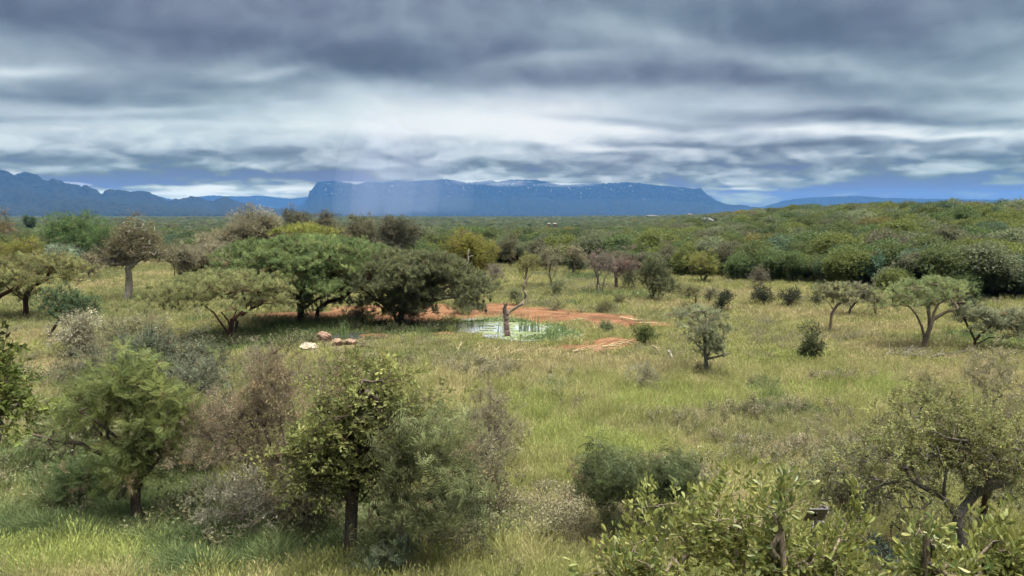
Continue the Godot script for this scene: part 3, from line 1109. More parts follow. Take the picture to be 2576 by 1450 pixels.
func make_woodland() -> void:
	rng.seed = 77
	var wood := bark("dark")
	var proto := []
	for k in kinds:
		var t := Node3D.new()
		piece("trunk", k.wood, wood, t)
		piece("crown", k.crown, null, t)
		proto.append(t)
	var found := []
	var far := []
	for k in kinds:
		far.append(PackedFloat32Array())
	var d := 74.0
	var one_by_one := 0
	while d < 5200.0:
		var gap := maxf(3.7, d * 0.0125)
		if d < 150.0:
			gap = 3.5
		var half := d * 0.74 + 6.0
		var x := -half + rnd(0.0, gap)
		while x < half:
			var px := x + rnd(-0.45, 0.45) * gap
			var pz := -d + rnd(-0.45, 0.45) * gap
			x += gap * rnd(0.8, 1.2)
			var into := edge_of_wood(px, pz)
			if into < 0.0:
				continue
			if n_fine.get_noise_2d(px * 2.0, pz * 2.0) > 0.36 and d > 130.0:
				continue
			var p := Vector3(px, terrain(px, pz) - 0.05, pz)
			var clear := false
			for c in keep_clear:
				if Vector2(px - c[0], pz - c[1]).length() < c[2]:
					clear = true
			if clear:
				continue
			var i := rng.randi() % kinds.size()
			if d > 90.0 and i == 6 and rng.randf() < 0.7:
				i = 0
			var s := rnd(0.72, 1.18)
			if into < 6.0:
				s *= 0.85
			if px < -8.0 and d < 150.0:
				s *= 1.1
			if d > 400.0:
				s *= 1.0 + (d - 400.0) * 0.0003
			var tone := tone_at(px, pz, d)
			var at := seen_at(p)
			if one_by_one < 300 and at.x > -60 and at.x < 2640:
				one_by_one += 1
				var o: Node3D = proto[i].duplicate()
				o.name = numbered("bush_tree")
				o.position = p
				o.rotation.y = rng.randf() * TAU
				var fat := s * rnd(0.9, 1.15)
				o.scale = Vector3(fat, s, fat)
				add_child(o)
				var col: Color = TONES[tone][1]
				(o.get_node("crown") as MeshInstance3D).material_override = leaf_mat(col, 1.0)
				found.append([o, at.x, at.y, d, tone, s, i])
			else:
				var f := rnd(0.82, 1.2)
				var col: Color = TONES[tone][1]
				var b: PackedFloat32Array = far[i]
				var w := b.size()
				b.resize(w + 16)
				var turn := rng.randf() * TAU
				var wide := s * (1.0 if d < 900.0 else 1.35)
				push(b, w, p, Vector3.UP, 1.0, Vector3(cos(turn), 0, sin(turn)), Color(col.r * f, col.g * f, col.b * f))
				for q in [0, 2, 4, 6, 8, 10]:
					b[w + q] *= wide
				for q in [1, 5, 9]:
					b[w + q] *= s
				far[i] = b
		d += gap * 0.9
	# words that tell the trees apart: colour, build, row and what they stand behind
	var same := {}
	for f in found:
		var where := ""
		for s in SECTORS:
			if f[1] < s[0]:
				where = s[1]
				break
		var row: String = "front-row" if f[3] < 92.0 else ("second-row" if f[3] < 112.0 else "farther-back")
		var built: String = ["rounded", "upright", "flat-topped", "low", "tall", "open-topped", "small", "broad"][f[6]]
		var l := "%s %s %s tree %s" % [row, built, TONES[f[4]][0], where]
		if not same.has(l):
			same[l] = []
		same[l].append(f)
	for l in same:
		var list: Array = same[l]
		list.sort_custom(func(a, b): return a[1] < b[1])
		for k in list.size():
			var words: String = l if list.size() == 1 else "%s, %s from the left" % [l, ["first", "second", "third", "fourth", "fifth", "sixth", "seventh"][mini(k, 6)]]
			tag(list[k][0], words, "tree", "bush trees of the woodland")
	var all := root("far_woodland", Vector3.ZERO)
	tag(all, "unbroken bush woodland stretching over the plain to the foot of the mountains", "woodland", "", "stuff")
	for i in kinds.size():
		if far[i].size():
			swarm("treetops", kinds[i].both, far[i], leaf_mat(Color.WHITE, 1.0), all)
	print("far trees ", far.map(func(q): return q.size() / 16), " single ", one_by_one)
	for t in proto:
		t.free()


# ---------------------------------------------------------------- the plants that can be told apart
func make_plants() -> void:
	# beyond the clearing, from the left
	for o in [
		{"n": "umbrella_thorn", "lai": 6.5, "l": "umbrella thorn at the left edge, its right limb ending over the grass", "b": [-30, 806], "w": 13, "s": [[-26, 765, -20, 735], [-28, 770, 10, 738, 45, 722]], "k": [[-150, 684, 78, 752, "u", 14]], "leaf": "feather", "tips": 90, "size": 0.5, "clump": 0.6, "col": Color(0.207, 0.246, 0.102), "col2": Color(0.265, 0.282, 0.125), "bark": "red"},
		{"n": "umbrella_thorn", "lai": 6.5, "l": "olive umbrella thorn with bent forked trunk left of the leaning dark tree", "b": [62, 801], "w": 15, "s": [[64, 760, 68, 745, 86, 715, 106, 690], [64, 762, 55, 752, 40, 740, 20, 722]], "f": [[86, 715, 96, 722, 104, 712, 128, 698]], "k": [[-34, 640, 210, 728, "u", 28]], "leaf": "feather", "tips": 130, "size": 0.5, "clump": 0.6, "col": Color(0.173, 0.196, 0.086), "col2": Color(0.249, 0.257, 0.108), "bark": "red"},
		{"n": "marula_tree", "lai": 3.0, "l": "thin-crowned grey-brown tree with a thick pale straight trunk", "b": [319, 755], "w": 22, "s": [[323, 715, 325, 675, 332, 655, 340, 615, 338, 575], [323, 715, 325, 678, 318, 655, 300, 636, 284, 628]], "f": [[328, 668, 352, 650, 372, 640], [328, 668, 305, 665, 283, 664]], "k": [[278, 546, 395, 645, "r", 18], [246, 592, 340, 682, "r", 11], [330, 586, 434, 670, "r", 12]], "leaf": "small", "tips": 170, "size": 0.5, "clump": 0.65, "col": Color(0.13, 0.13, 0.075), "col2": Color(0.21, 0.2, 0.125), "bark": "pale"},
		{"n": "round_tree", "lai": 6, "l": "large green rounded tree at the skyline above the thick pale trunk", "b": [205, 668], "w": 9, "k": [[100, 536, 285, 655, "r", 22]], "leaf": "small", "tips": 120, "size": 0.62, "clump": 0.8, "col": Color(0.090, 0.163, 0.063), "col2": Color(0.141, 0.215, 0.083)},
		{"n": "round_tree", "lai": 6, "l": "small dark green tree on a bare crooked stem below the left mountains", "b": [76, 612], "w": 4, "s": [[76, 592, 74, 576]], "k": [[56, 546, 100, 574, "r", 7]], "leaf": "broad", "tips": 40, "size": 0.8, "clump": 0.8, "col": Color(0.058, 0.100, 0.053)},
		{"n": "round_tree", "lai": 6, "l": "brown-grey rounded tree at the skyline on the left edge", "b": [5, 650], "w": 6, "k": [[-50, 534, 42, 622, "r", 12]], "leaf": "small", "tips": 70, "size": 0.6, "clump": 0.7, "col": Color(0.191, 0.158, 0.097), "col2": Color(0.149, 0.149, 0.083)},
		{"n": "bush", "l": "pale bluish green spreading bush below the large green rounded tree", "c": "bush", "b": [172, 672], "w": 6, "k": [[120, 606, 226, 664, "r", 14]], "leaf": "broad", "tips": 70, "size": 0.5, "clump": 0.6, "col": Color(0.158, 0.225, 0.149), "col2": Color(0.265, 0.315, 0.232)},
		{"n": "bush", "l": "yellow-green bush behind the left umbrella thorn", "c": "bush", "b": [55, 684], "w": 6, "k": [[-30, 600, 120, 672, "r", 16]], "leaf": "small", "tips": 80, "size": 0.5, "clump": 0.6, "col": Color(0.173, 0.191, 0.050), "col2": Color(0.232, 0.239, 0.066)},
		{"n": "small_tree", "lai": 4, "l": "small tree with pale forked stems left of the thick pale trunk", "b": [224, 704], "w": 5, "stems": 4, "k": [[182, 628, 262, 690, "r", 11]], "leaf": "small", "tips": 80, "size": 0.42, "clump": 0.5, "col": Color(0.199, 0.191, 0.116), "col2": Color(0.282, 0.274, 0.199), "bark": "pale"},
		{"n": "leaning_tree", "l": "dark green tree on a thin trunk leaning right at the left side", "b": [120, 856], "w": 9, "s": [[124, 838, 138, 818, 154, 804]], "k": [[90, 722, 190, 800, "r", 12], [140, 744, 248, 806, "r", 11]], "leaf": "feather", "tips": 100, "size": 0.4, "clump": 0.45, "col": Color(0.066, 0.113, 0.057), "col2": Color(0.116, 0.158, 0.083)},
		{"n": "bushwillow_tree", "lai": 9, "l": "front silvery grey-green leaning tree with several dark stems", "b": [444, 716], "w": 8, "s": [[438, 690, 436, 668], [450, 690, 462, 672], [447, 695, 470, 690, 520, 668]], "k": [[420, 610, 530, 690, "r", 16], [490, 600, 610, 684, "r", 16]], "leaf": "small", "tips": 140, "size": 0.48, "clump": 0.55, "col": Color(0.199, 0.196, 0.133), "col2": Color(0.289, 0.285, 0.207)},
		{"n": "bushwillow_tree", "lai": 9, "l": "tallest grey-green rounded tree whose top stands over the skyline left of centre", "b": [600, 690], "w": 10, "k": [[490, 560, 640, 680, "r", 20], [560, 528, 715, 655, "r", 24]], "leaf": "small", "tips": 180, "size": 0.58, "clump": 0.7, "col": Color(0.207, 0.204, 0.133), "col2": Color(0.282, 0.278, 0.191)},
		{"n": "skyline_tree", "lai": 8, "l": "dark grey-green skyline tree, leftmost of the dark group behind the broad thorns", "b": [745, 665], "w": 8, "k": [[700, 528, 800, 650, "r", 15]], "leaf": "small", "tips": 110, "size": 0.55, "clump": 0.65, "col": Color(0.102, 0.113, 0.073), "col2": Color(0.166, 0.166, 0.113)},
		{"n": "skyline_tree", "lai": 8, "l": "dark skyline tree with a spiky crest, second of the dark group", "b": [825, 668], "w": 8, "k": [[780, 536, 870, 650, "r", 14], [795, 524, 830, 560, "v", 4]], "leaf": "small", "tips": 110, "size": 0.55, "clump": 0.6, "col": Color(0.106, 0.109, 0.069), "col2": Color(0.166, 0.163, 0.109)},
		{"n": "skyline_tree", "lai": 8, "l": "dark olive skyline tree, third of the dark group behind the broad thorns", "b": [905, 672], "w": 8, "k": [[850, 540, 960, 655, "r", 16]], "leaf": "small", "tips": 110, "size": 0.55, "clump": 0.65, "col": Color(0.116, 0.123, 0.069), "col2": Color(0.173, 0.173, 0.116)},
		{"n": "skyline_tree", "lai": 8, "l": "dark skyline tree at the right end of the dark group, with a tufted tip", "b": [1005, 678], "w": 9, "k": [[930, 545, 1062, 655, "r", 18], [920, 531, 958, 560, "v", 4]], "leaf": "small", "tips": 120, "size": 0.55, "clump": 0.65, "col": Color(0.090, 0.100, 0.066), "col2": Color(0.147, 0.147, 0.100)},
		{"n": "umbrella_thorn", "lai": 6.5, "l": "yellow-green thorn crown rising just behind the broad dark green thorn", "b": [770, 760], "w": 12, "s": [[770, 700, 768, 650]], "k": [[690, 568, 842, 630, "u", 14]], "leaf": "feather", "tips": 100, "size": 0.5, "clump": 0.6, "col": Color(0.191, 0.232, 0.058), "col2": Color(0.249, 0.257, 0.074), "bark": "red"},
		{"n": "round_tree", "lai": 6, "l": "yellow-green round tree with rusty top right of the dark spreading thorn", "b": [1175, 706], "w": 9, "k": [[1095, 588, 1250, 696, "r", 20]], "leaf": "broad", "tips": 120, "size": 0.42, "clump": 0.6, "col": Color(0.156, 0.176, 0.039), "col2": Color(0.211, 0.176, 0.047)},
		{"n": "dry_shrub", "l": "leafless grey shrub at the right foot of the yellow-green round tree", "c": "shrub", "b": [1240, 722], "w": 4, "stems": 5, "k": [[1214, 660, 1266, 716, "r", 7]], "leaf": "twig", "lai": 3.0, "tips": 50, "size": 0.5, "clump": 0.4, "col": Color(0.232, 0.199, 0.173), "bark": "grey"},
		{"n": "bush_edge_tree", "l": "dark tree with short trunk at the wood's edge above the bent snag", "b": [1282, 675], "w": 8, "k": [[1252, 594, 1306, 658, "r", 11]], "leaf": "small", "tips": 70, "size": 0.5, "clump": 0.5, "col": Color(0.128, 0.136, 0.076), "col2": Color(0.181, 0.181, 0.106)},
		{"n": "slender_tree", "lai": 3.5, "l": "slender green tree with fan of thin branches directly behind the snag's long limb", "b": [1323, 726], "w": 7, "s": [[1322, 708]], "f": [[1322, 708, 1308, 690, 1302, 674], [1322, 708, 1330, 692, 1346, 678], [1322, 708, 1322, 690, 1326, 672]], "k": [[1296, 636, 1370, 692, "v", 13]], "leaf": "small", "tips": 110, "size": 0.42, "clump": 0.4, "col": Color(0.183, 0.202, 0.074), "col2": Color(0.232, 0.232, 0.100), "bark": "tan"},
		{"n": "slender_tree", "lai": 3.5, "l": "grey-green tree with long reddish forked stems between snag and pinkish bare trees", "b": [1389, 722], "w": 6, "s": [[1386, 704, 1376, 690, 1374, 664], [1388, 704, 1398, 690, 1402, 668], [1386, 704, 1382, 685, 1386, 660]], "k": [[1354, 612, 1430, 682, "r", 15]], "leaf": "small", "tips": 110, "size": 0.45, "clump": 0.45, "col": Color(0.191, 0.202, 0.125), "col2": Color(0.249, 0.257, 0.166), "bark": "tan"},
		{"n": "bush_edge_tree", "l": "grey-olive tree with one dark trunk left of the pinkish bare trees", "b": [1444, 692], "w": 8, "s": [[1444, 672, 1446, 660]], "k": [[1424, 618, 1482, 676, "r", 11]], "leaf": "small", "tips": 70, "size": 0.48, "clump": 0.5, "col": Color(0.213, 0.209, 0.128), "col2": Color(0.276, 0.265, 0.181)},
		{"n": "bare_tree", "l": "left grey twiggy bare tree of the pinkish pair, on three pale stems", "b": [1514, 737], "w": 7, "s": [[1508, 715, 1504, 680], [1518, 712, 1530, 684], [1502, 730, 1504, 700, 1496, 676]], "k": [[1476, 622, 1556, 700, "r", 16]], "leaf": "twig", "lai": 3.0, "tips": 110, "size": 0.5, "clump": 0.45, "col": Color(0.249, 0.196, 0.173), "col2": Color(0.207, 0.199, 0.166), "bark": "grey"},
		{"n": "bare_tree", "l": "right reddish twiggy tree of the pinkish pair, on one stout trunk", "b": [1551, 727], "w": 10, "s": [[1550, 700, 1548, 684]], "k": [[1535, 618, 1620, 702, "r", 17]], "leaf": "twig", "lai": 3.0, "tips": 120, "size": 0.5, "clump": 0.45, "col": Color(0.239, 0.163, 0.149), "col2": Color(0.183, 0.191, 0.141), "bark": "pink"},
		{"n": "leafy_tree", "lai": 8, "l": "dark leafy low-branched tree right of the pinkish bare trees", "b": [1642, 759], "w": 7, "s": [[1636, 738, 1626, 715], [1640, 735, 1644, 700], [1646, 738, 1658, 712]], "k": [[1596, 668, 1694, 738, "r", 16], [1615, 650, 1672, 690, "r", 8]], "leaf": "feather", "tips": 110, "size": 0.4, "clump": 0.45, "col": Color(0.102, 0.123, 0.057), "col2": Color(0.166, 0.179, 0.097)},
		{"n": "shrub", "l": "small grey-green shrub leaning beside the dark leafy tree", "c": "shrub", "b": [1578, 730], "w": 5, "s": [[1584, 712, 1578, 698], [1590, 722, 1602, 716]], "k": [[1560, 680, 1606, 722, "r", 7]], "leaf": "small", "tips": 45, "size": 0.4, "clump": 0.4, "col": Color(0.141, 0.158, 0.090)},
		{"n": "shrub", "l": "dark shrub touching the right side of the dark leafy tree", "c": "shrub", "b": [1682, 740], "w": 4, "k": [[1655, 704, 1712, 736, "r", 8]], "leaf": "small", "tips": 40, "size": 0.4, "clump": 0.4, "col": Color(0.100, 0.119, 0.063)},
		{"n": "shrub", "l": "pale V-shaped shrub with bare lower stems left of the dark top-heavy shrub", "c": "shrub", "b": [1746, 775], "w": 5, "stems": 5, "k": [[1712, 712, 1770, 758, "v", 10]], "leaf": "small", "tips": 70, "size": 0.38, "clump": 0.35, "col": Color(0.199, 0.215, 0.100), "col2": Color(0.265, 0.274, 0.149), "bark": "tan"},
		{"n": "shrub", "l": "small round grey-green shrub behind the pale V-shaped shrub", "c": "shrub", "b": [1712, 742], "w": 3, "k": [[1696, 708, 1730, 740, "r", 6]], "leaf": "small", "tips": 30, "size": 0.4, "clump": 0.4, "col": Color(0.183, 0.199, 0.100)},
		{"dead": 0.0, "lai": 6.0, "n": "shrub", "l": "dark top-heavy shrub leaning right, narrow below", "c": "shrub", "b": [1812, 785], "w": 5, "k": [[1800, 736, 1842, 764, "r", 7], [1796, 756, 1826, 784, "r", 6]], "leaf": "broad", "tips": 50, "size": 0.36, "clump": 0.35, "col": Color(0.038, 0.049, 0.028), "col2": Color(0.059, 0.072, 0.042)},
		{"n": "shrub", "l": "grey shrub joined to the left of the dark top-heavy shrub", "c": "shrub", "b": [1786, 764], "w": 4, "k": [[1768, 728, 1808, 762, "r", 8]], "leaf": "small", "tips": 45, "size": 0.4, "clump": 0.4, "col": Color(0.141, 0.149, 0.100)},
		{"dead": 0.0, "lai": 6.0, "n": "shrub", "l": "left dark round shrub of the pair standing in the straw grass", "c": "shrub", "b": [1919, 767], "w": 5, "k": [[1893, 726, 1946, 764, "r", 10]], "leaf": "broad", "tips": 55, "size": 0.38, "clump": 0.38, "col": Color(0.039, 0.049, 0.028), "col2": Color(0.066, 0.075, 0.044)},
		{"dead": 0.0, "lai": 6.0, "n": "shrub", "l": "right dark round shrub of the pair standing in the straw grass", "c": "shrub", "b": [1987, 774], "w": 5, "k": [[1963, 730, 2014, 770, "r", 10]], "leaf": "broad", "tips": 55, "size": 0.38, "clump": 0.38, "col": Color(0.044, 0.055, 0.033), "col2": Color(0.067, 0.077, 0.046)},
		{"n": "shrub", "l": "thin grey shrub at the wood's edge left above the pair of dark shrubs", "c": "shrub", "b": [1910, 732], "w": 4, "k": [[1886, 678, 1932, 722, "r", 9]], "leaf": "small", "tips": 50, "size": 0.45, "clump": 0.45, "col": Color(0.141, 0.141, 0.102), "bark": "grey"},
		{"n": "small_tree", "lai": 4, "l": "thin two-tiered little tree left of the small one-stemmed thorn", "b": [2054, 768], "w": 4, "s": [[2056, 745, 2060, 720]], "k": [[2044, 706, 2078, 740, "r", 7], [2038, 740, 2070, 766, "r", 6]], "leaf": "small", "tips": 45, "size": 0.36, "clump": 0.35, "col": Color(0.116, 0.136, 0.076)},
		{"n": "thorn_tree", "lai": 6.5, "l": "small one-stemmed thorn tree with pale round crown in the straw grass", "b": [2088, 837], "w": 8, "s": [[2092, 800, 2098, 782, 2090, 765, 2075, 752], [2094, 790, 2110, 770, 2128, 756]], "k": [[2062, 714, 2146, 772, "u", 14]], "leaf": "feather", "tips": 100, "size": 0.36, "clump": 0.38, "col": Color(0.199, 0.218, 0.116), "col2": Color(0.257, 0.274, 0.158), "bark": "tan"},
		{"n": "thorn_tree", "lai": 6.5, "l": "grey thorn tree with dark underside behind the small one-stemmed thorn", "b": [2138, 798], "w": 7, "s": [[2138, 770, 2132, 754], [2140, 775, 2160, 752, 2176, 744]], "k": [[2096, 716, 2206, 760, "u", 14]], "leaf": "feather", "tips": 100, "size": 0.4, "clump": 0.42, "col": Color(0.141, 0.152, 0.100), "col2": Color(0.232, 0.246, 0.149)},
		{"n": "small_tree", "lai": 4, "l": "spindly tree of two thin stems left of the pale-trunked umbrella thorn", "b": [2203, 803], "w": 4, "s": [[2200, 775, 2202, 752], [2206, 772, 2212, 750]], "k": [[2190, 740, 2226, 780, "r", 7]], "leaf": "small", "tips": 45, "size": 0.34, "clump": 0.35, "col": Color(0.149, 0.166, 0.090)},
		{"n": "umbrella_thorn", "lai": 6.5, "l": "flat-topped umbrella thorn with smooth pale tan forked trunk at the right", "b": [2325, 879], "w": 17, "s": [[2327, 860, 2316, 820, 2306, 795, 2288, 772, 2262, 755], [2327, 860, 2338, 825, 2334, 800, 2330, 770, 2326, 745], [2327, 860, 2338, 820, 2350, 790, 2362, 765, 2380, 748]], "f": [[2338, 812, 2356, 800, 2380, 785, 2402, 776]], "k": [[2222, 704, 2436, 784, "u", 34]], "leaf": "feather", "tips": 190, "size": 0.38, "clump": 0.42, "col": Color(0.173, 0.225, 0.100), "col2": Color(0.249, 0.289, 0.133), "bark": "tan"},
		{"dead": 0.0, "lai": 6.0, "n": "shrub", "l": "dark shrub behind the right side of the pale-trunked umbrella thorn", "c": "shrub", "b": [2428, 806], "w": 5, "k": [[2392, 744, 2466, 796, "r", 11]], "leaf": "broad", "tips": 60, "size": 0.4, "clump": 0.4, "col": Color(0.038, 0.050, 0.031), "col2": Color(0.066, 0.077, 0.049)},
		{"n": "thorn_tree", "lai": 6.5, "l": "sprawling grey-green thorn with reddish limbs leaning right at the right edge", "b": [2450, 884], "w": 9, "s": [[2456, 858, 2470, 842, 2486, 822], [2458, 866, 2490, 850, 2530, 848, 2566, 845], [2452, 862, 2446, 835, 2440, 824]], "k": [[2408, 768, 2520, 832, "u", 16], [2470, 778, 2620, 862, "u", 20]], "leaf": "feather", "tips": 170, "size": 0.36, "clump": 0.42, "col": Color(0.173, 0.202, 0.119), "col2": Color(0.249, 0.268, 0.173), "bark": "red"},
		{"dead": 0.0, "lai": 6.0, "n": "shrub", "l": "dense dark green two-lobed bush alone in the grass below the small thorn", "c": "bush", "b": [2040, 908], "w": 6, "k": [[2008, 848, 2068, 902, "r", 12], [2030, 816, 2064, 850, "r", 6]], "leaf": "broad", "tips": 80, "size": 0.3, "clump": 0.32, "col": Color(0.049, 0.066, 0.028), "col2": Color(0.083, 0.098, 0.044)},
		{"dead": 0.0, "lai": 6.0, "n": "shrub", "l": "dense round green bush beside the front patch of red soil", "c": "bush", "b": [1617, 868], "w": 5, "k": [[1590, 822, 1645, 864, "r", 12]], "leaf": "broad", "tips": 60, "size": 0.3, "clump": 0.32, "col": Color(0.059, 0.085, 0.026), "col2": Color(0.093, 0.114, 0.039)},
		{"n": "shrub", "l": "small green shrub between the pond's right end and the round bush", "c": "shrub", "b": [1530, 838], "w": 3, "k": [[1516, 812, 1544, 836, "r", 6]], "leaf": "small", "tips": 30, "size": 0.32, "clump": 0.32, "col": Color(0.116, 0.166, 0.083)},
		{"n": "shrub", "l": "green-grey shrub just left of the snag's bent limb", "c": "shrub", "b": [1299, 768], "w": 3, "k": [[1280, 724, 1320, 764, "v", 8]], "leaf": "small", "tips": 45, "size": 0.38, "clump": 0.4, "col": Color(0.183, 0.207, 0.116)},
		{"n": "shrub", "l": "green-grey bushy shrub below the tree with long reddish stems", "c": "shrub", "b": [1401, 744], "w": 3, "k": [[1386, 706, 1420, 742, "r", 7]], "leaf": "small", "tips": 40, "size": 0.4, "clump": 0.4, "col": Color(0.173, 0.207, 0.116)},
		{"n": "shrub", "l": "low dark shrub behind the far bank, upper of the two right of the pond", "c": "shrub", "b": [1556, 766], "w": 3, "k": [[1540, 750, 1576, 766, "r", 6]], "leaf": "small", "tips": 30, "size": 0.4, "clump": 0.35, "col": Color(0.116, 0.125, 0.066)},
		{"n": "shrub", "l": "low olive shrub behind the far bank, lower of the two right of the pond", "c": "shrub", "b": [1532, 786], "w": 3, "k": [[1508, 764, 1556, 786, "r", 7]], "leaf": "small", "tips": 30, "size": 0.4, "clump": 0.38, "col": Color(0.141, 0.149, 0.074)},
		{"n": "shrub", "l": "olive shrub on the red bank left behind the snag", "c": "shrub", "b": [1176, 792], "w": 3, "k": [[1140, 764, 1210, 790, "r", 8]], "leaf": "small", "tips": 40, "size": 0.4, "clump": 0.4, "col": Color(0.173, 0.185, 0.083)},
		{"n": "shrub", "l": "brownish low shrub on the red bank right behind the snag", "c": "shrub", "b": [1392, 782], "w": 3, "k": [[1360, 764, 1432, 782, "r", 8]], "leaf": "twig", "lai": 3.0, "tips": 40, "size": 0.36, "clump": 0.38, "col": Color(0.215, 0.207, 0.116)},
		{"n": "shrub", "l": "grey-green thicket under the gap between the two broad thorn trees", "c": "shrub", "b": [902, 816], "w": 4, "k": [[860, 776, 946, 812, "r", 10]], "leaf": "small", "tips": 60, "size": 0.38, "clump": 0.4, "col": Color(0.141, 0.166, 0.097), "col2": Color(0.199, 0.215, 0.141)},
		{"n": "wooded_slope_tree", "l": "big dark grey tree with pale trunk base on the right slope", "b": [2262, 716], "w": 16, "s": [[2266, 700, 2270, 680, 2276, 650]], "k": [[2206, 598, 2340, 700, "r", 20]], "leaf": "small", "tips": 150, "size": 0.5, "clump": 0.55, "col": Color(0.131, 0.128, 0.106), "col2": Color(0.191, 0.182, 0.145), "bark": "pale"},
		{"n": "bush", "l": "dark bluish green dense bush hugging the left side of the big dark grey tree", "c": "bush", "b": [2198, 726], "w": 6, "k": [[2170, 636, 2228, 715, "r", 11]], "leaf": "broad", "tips": 60, "size": 0.45, "clump": 0.5, "col": Color(0.054, 0.116, 0.076), "col2": Color(0.095, 0.170, 0.110)},
		{"n": "bush_edge_tree", "l": "olive tree with forked trunk stepping out of the wood's edge right of centre", "b": [1772, 712], "w": 8, "s": [[1764, 698, 1756, 684], [1774, 700, 1786, 686]], "k": [[1730, 626, 1820, 692, "r", 14]], "leaf": "small", "tips": 80, "size": 0.48, "clump": 0.5, "col": Color(0.166, 0.191, 0.060), "col2": Color(0.255, 0.265, 0.076)},
	]:
		plant(o)
	# round the waterhole
	for o in [
		{"n": "broad_thorn", "lai": 11, "l": "broadest green flat-topped thorn tree in the middle of the clearing", "b": [755, 815], "w": 20, "s": [[757, 780, 752, 762, 742, 745, 728, 720, 700, 690], [758, 785, 772, 772, 790, 758, 820, 740]], "f": [[752, 762, 760, 735, 765, 700, 780, 670], [742, 745, 755, 720, 720, 690, 680, 680]], "k": [[556, 597, 1000, 735, "u", 66], [600, 650, 900, 752, "u", 22]], "deep": 0.8, "leaf": "feather", "tips": 420, "size": 0.52, "clump": 0.6, "vary": 0.22, "col": Color(0.115, 0.172, 0.070), "col2": Color(0.185, 0.235, 0.090), "bark": "red"},
		{"n": "thorn_tree", "lai": 6.5, "l": "lower green thorn tree in front of the broadest one, on a short dark trunk", "b": [797, 811], "w": 13, "s": [[799, 780, 796, 768, 785, 755], [800, 782, 808, 772, 822, 762, 860, 752]], "k": [[712, 684, 934, 785, "u", 30]], "deep": 0.6, "leaf": "feather", "tips": 220, "size": 0.5, "clump": 0.55, "col": Color(0.140, 0.200, 0.105), "col2": Color(0.200, 0.260, 0.130), "bark": "red"},
		{"n": "spreading_thorn", "lai": 10, "l": "dark spreading thorn tree drooping right towards the pond, weaver nests at its edge", "b": [1006, 822], "w": 22, "s": [[992, 795, 982, 770, 978, 740, 985, 700], [992, 795, 970, 770, 945, 750, 920, 735], [1008, 795, 1018, 770, 1040, 740, 1080, 715, 1120, 705]], "f": [[978, 740, 1000, 710, 1030, 690, 1060, 680], [1018, 770, 1060, 760, 1100, 752, 1140, 745]], "k": [[876, 630, 1175, 745, "u", 42], [1010, 676, 1252, 795, "u", 34], [925, 690, 1080, 800, "r", 16]], "deep": 0.75, "leaf": "feather", "tips": 440, "size": 0.5, "clump": 0.55, "vary": 0.22, "thinnest": 0.05, "dead": 0.01, "col": Color(0.11, 0.128, 0.07), "col2": Color(0.18, 0.2, 0.092), "bark": "dark"},
		{"n": "shrub", "l": "reddish many-stemmed shrub at the foot of the dark spreading thorn", "c": "shrub", "b": [1030, 826], "w": 5, "s": [[1024, 800, 1020, 778], [1032, 798, 1036, 774], [1040, 800, 1054, 778], [1028, 798, 1028, 772]], "k": [[1006, 748, 1070, 800, "r", 9]], "leaf": "small", "tips": 60, "size": 0.36, "clump": 0.4, "col": Color(0.116, 0.126, 0.069), "bark": "pink"},
		{"n": "thorn_tree", "lai": 9, "l": "pale olive umbrella thorn at the shade's left end, on a leaning three-limbed trunk", "b": [574, 858], "w": 15, "s": [[570, 834, 556, 810, 536, 788, 515, 772], [580, 830, 586, 805, 592, 780], [578, 832, 574, 805, 560, 785]], "f": [[586, 805, 606, 788, 622, 778, 650, 765]], "k": [[396, 686, 728, 778, "u", 50]], "deep": 0.8, "leaf": "feather", "tips": 330, "size": 0.44, "clump": 0.5, "vary": 0.22, "col": Color(0.196, 0.229, 0.102), "col2": Color(0.265, 0.278, 0.125), "bark": "red"},
		{"n": "thorn_tree", "lai": 6.5, "l": "second dark trunk beside the pale olive umbrella thorn, sharing its shade", "b": [593, 846], "w": 10, "s": [[594, 815, 600, 795, 618, 778]], "k": [[585, 705, 715, 778, "u", 14]], "deep": 0.8, "leaf": "feather", "tips": 110, "size": 0.42, "clump": 0.45, "col": Color(0.196, 0.229, 0.102), "col2": Color(0.249, 0.265, 0.119)},
		{"n": "two_tiered_thorn", "lai": 5, "l": "pale grey-green two-tiered thorn tree alone right of the pond", "b": [1779, 940], "w": 12, "s": [[1778, 905, 1776, 870, 1768, 840, 1755, 825], [1778, 905, 1786, 885, 1806, 862], [1776, 870, 1774, 835, 1770, 815]], "f": [[1778, 890, 1750, 865, 1735, 850], [1779, 900, 1815, 890, 1838, 888]], "k": [[1682, 776, 1832, 832, "u", 22], [1742, 822, 1838, 892, "r", 16]], "leaf": "feather", "tips": 240, "size": 0.3, "clump": 0.32, "col": Color(0.199, 0.232, 0.136), "col2": Color(0.265, 0.296, 0.183), "bark": "grey"},
	]:
		plant(o)
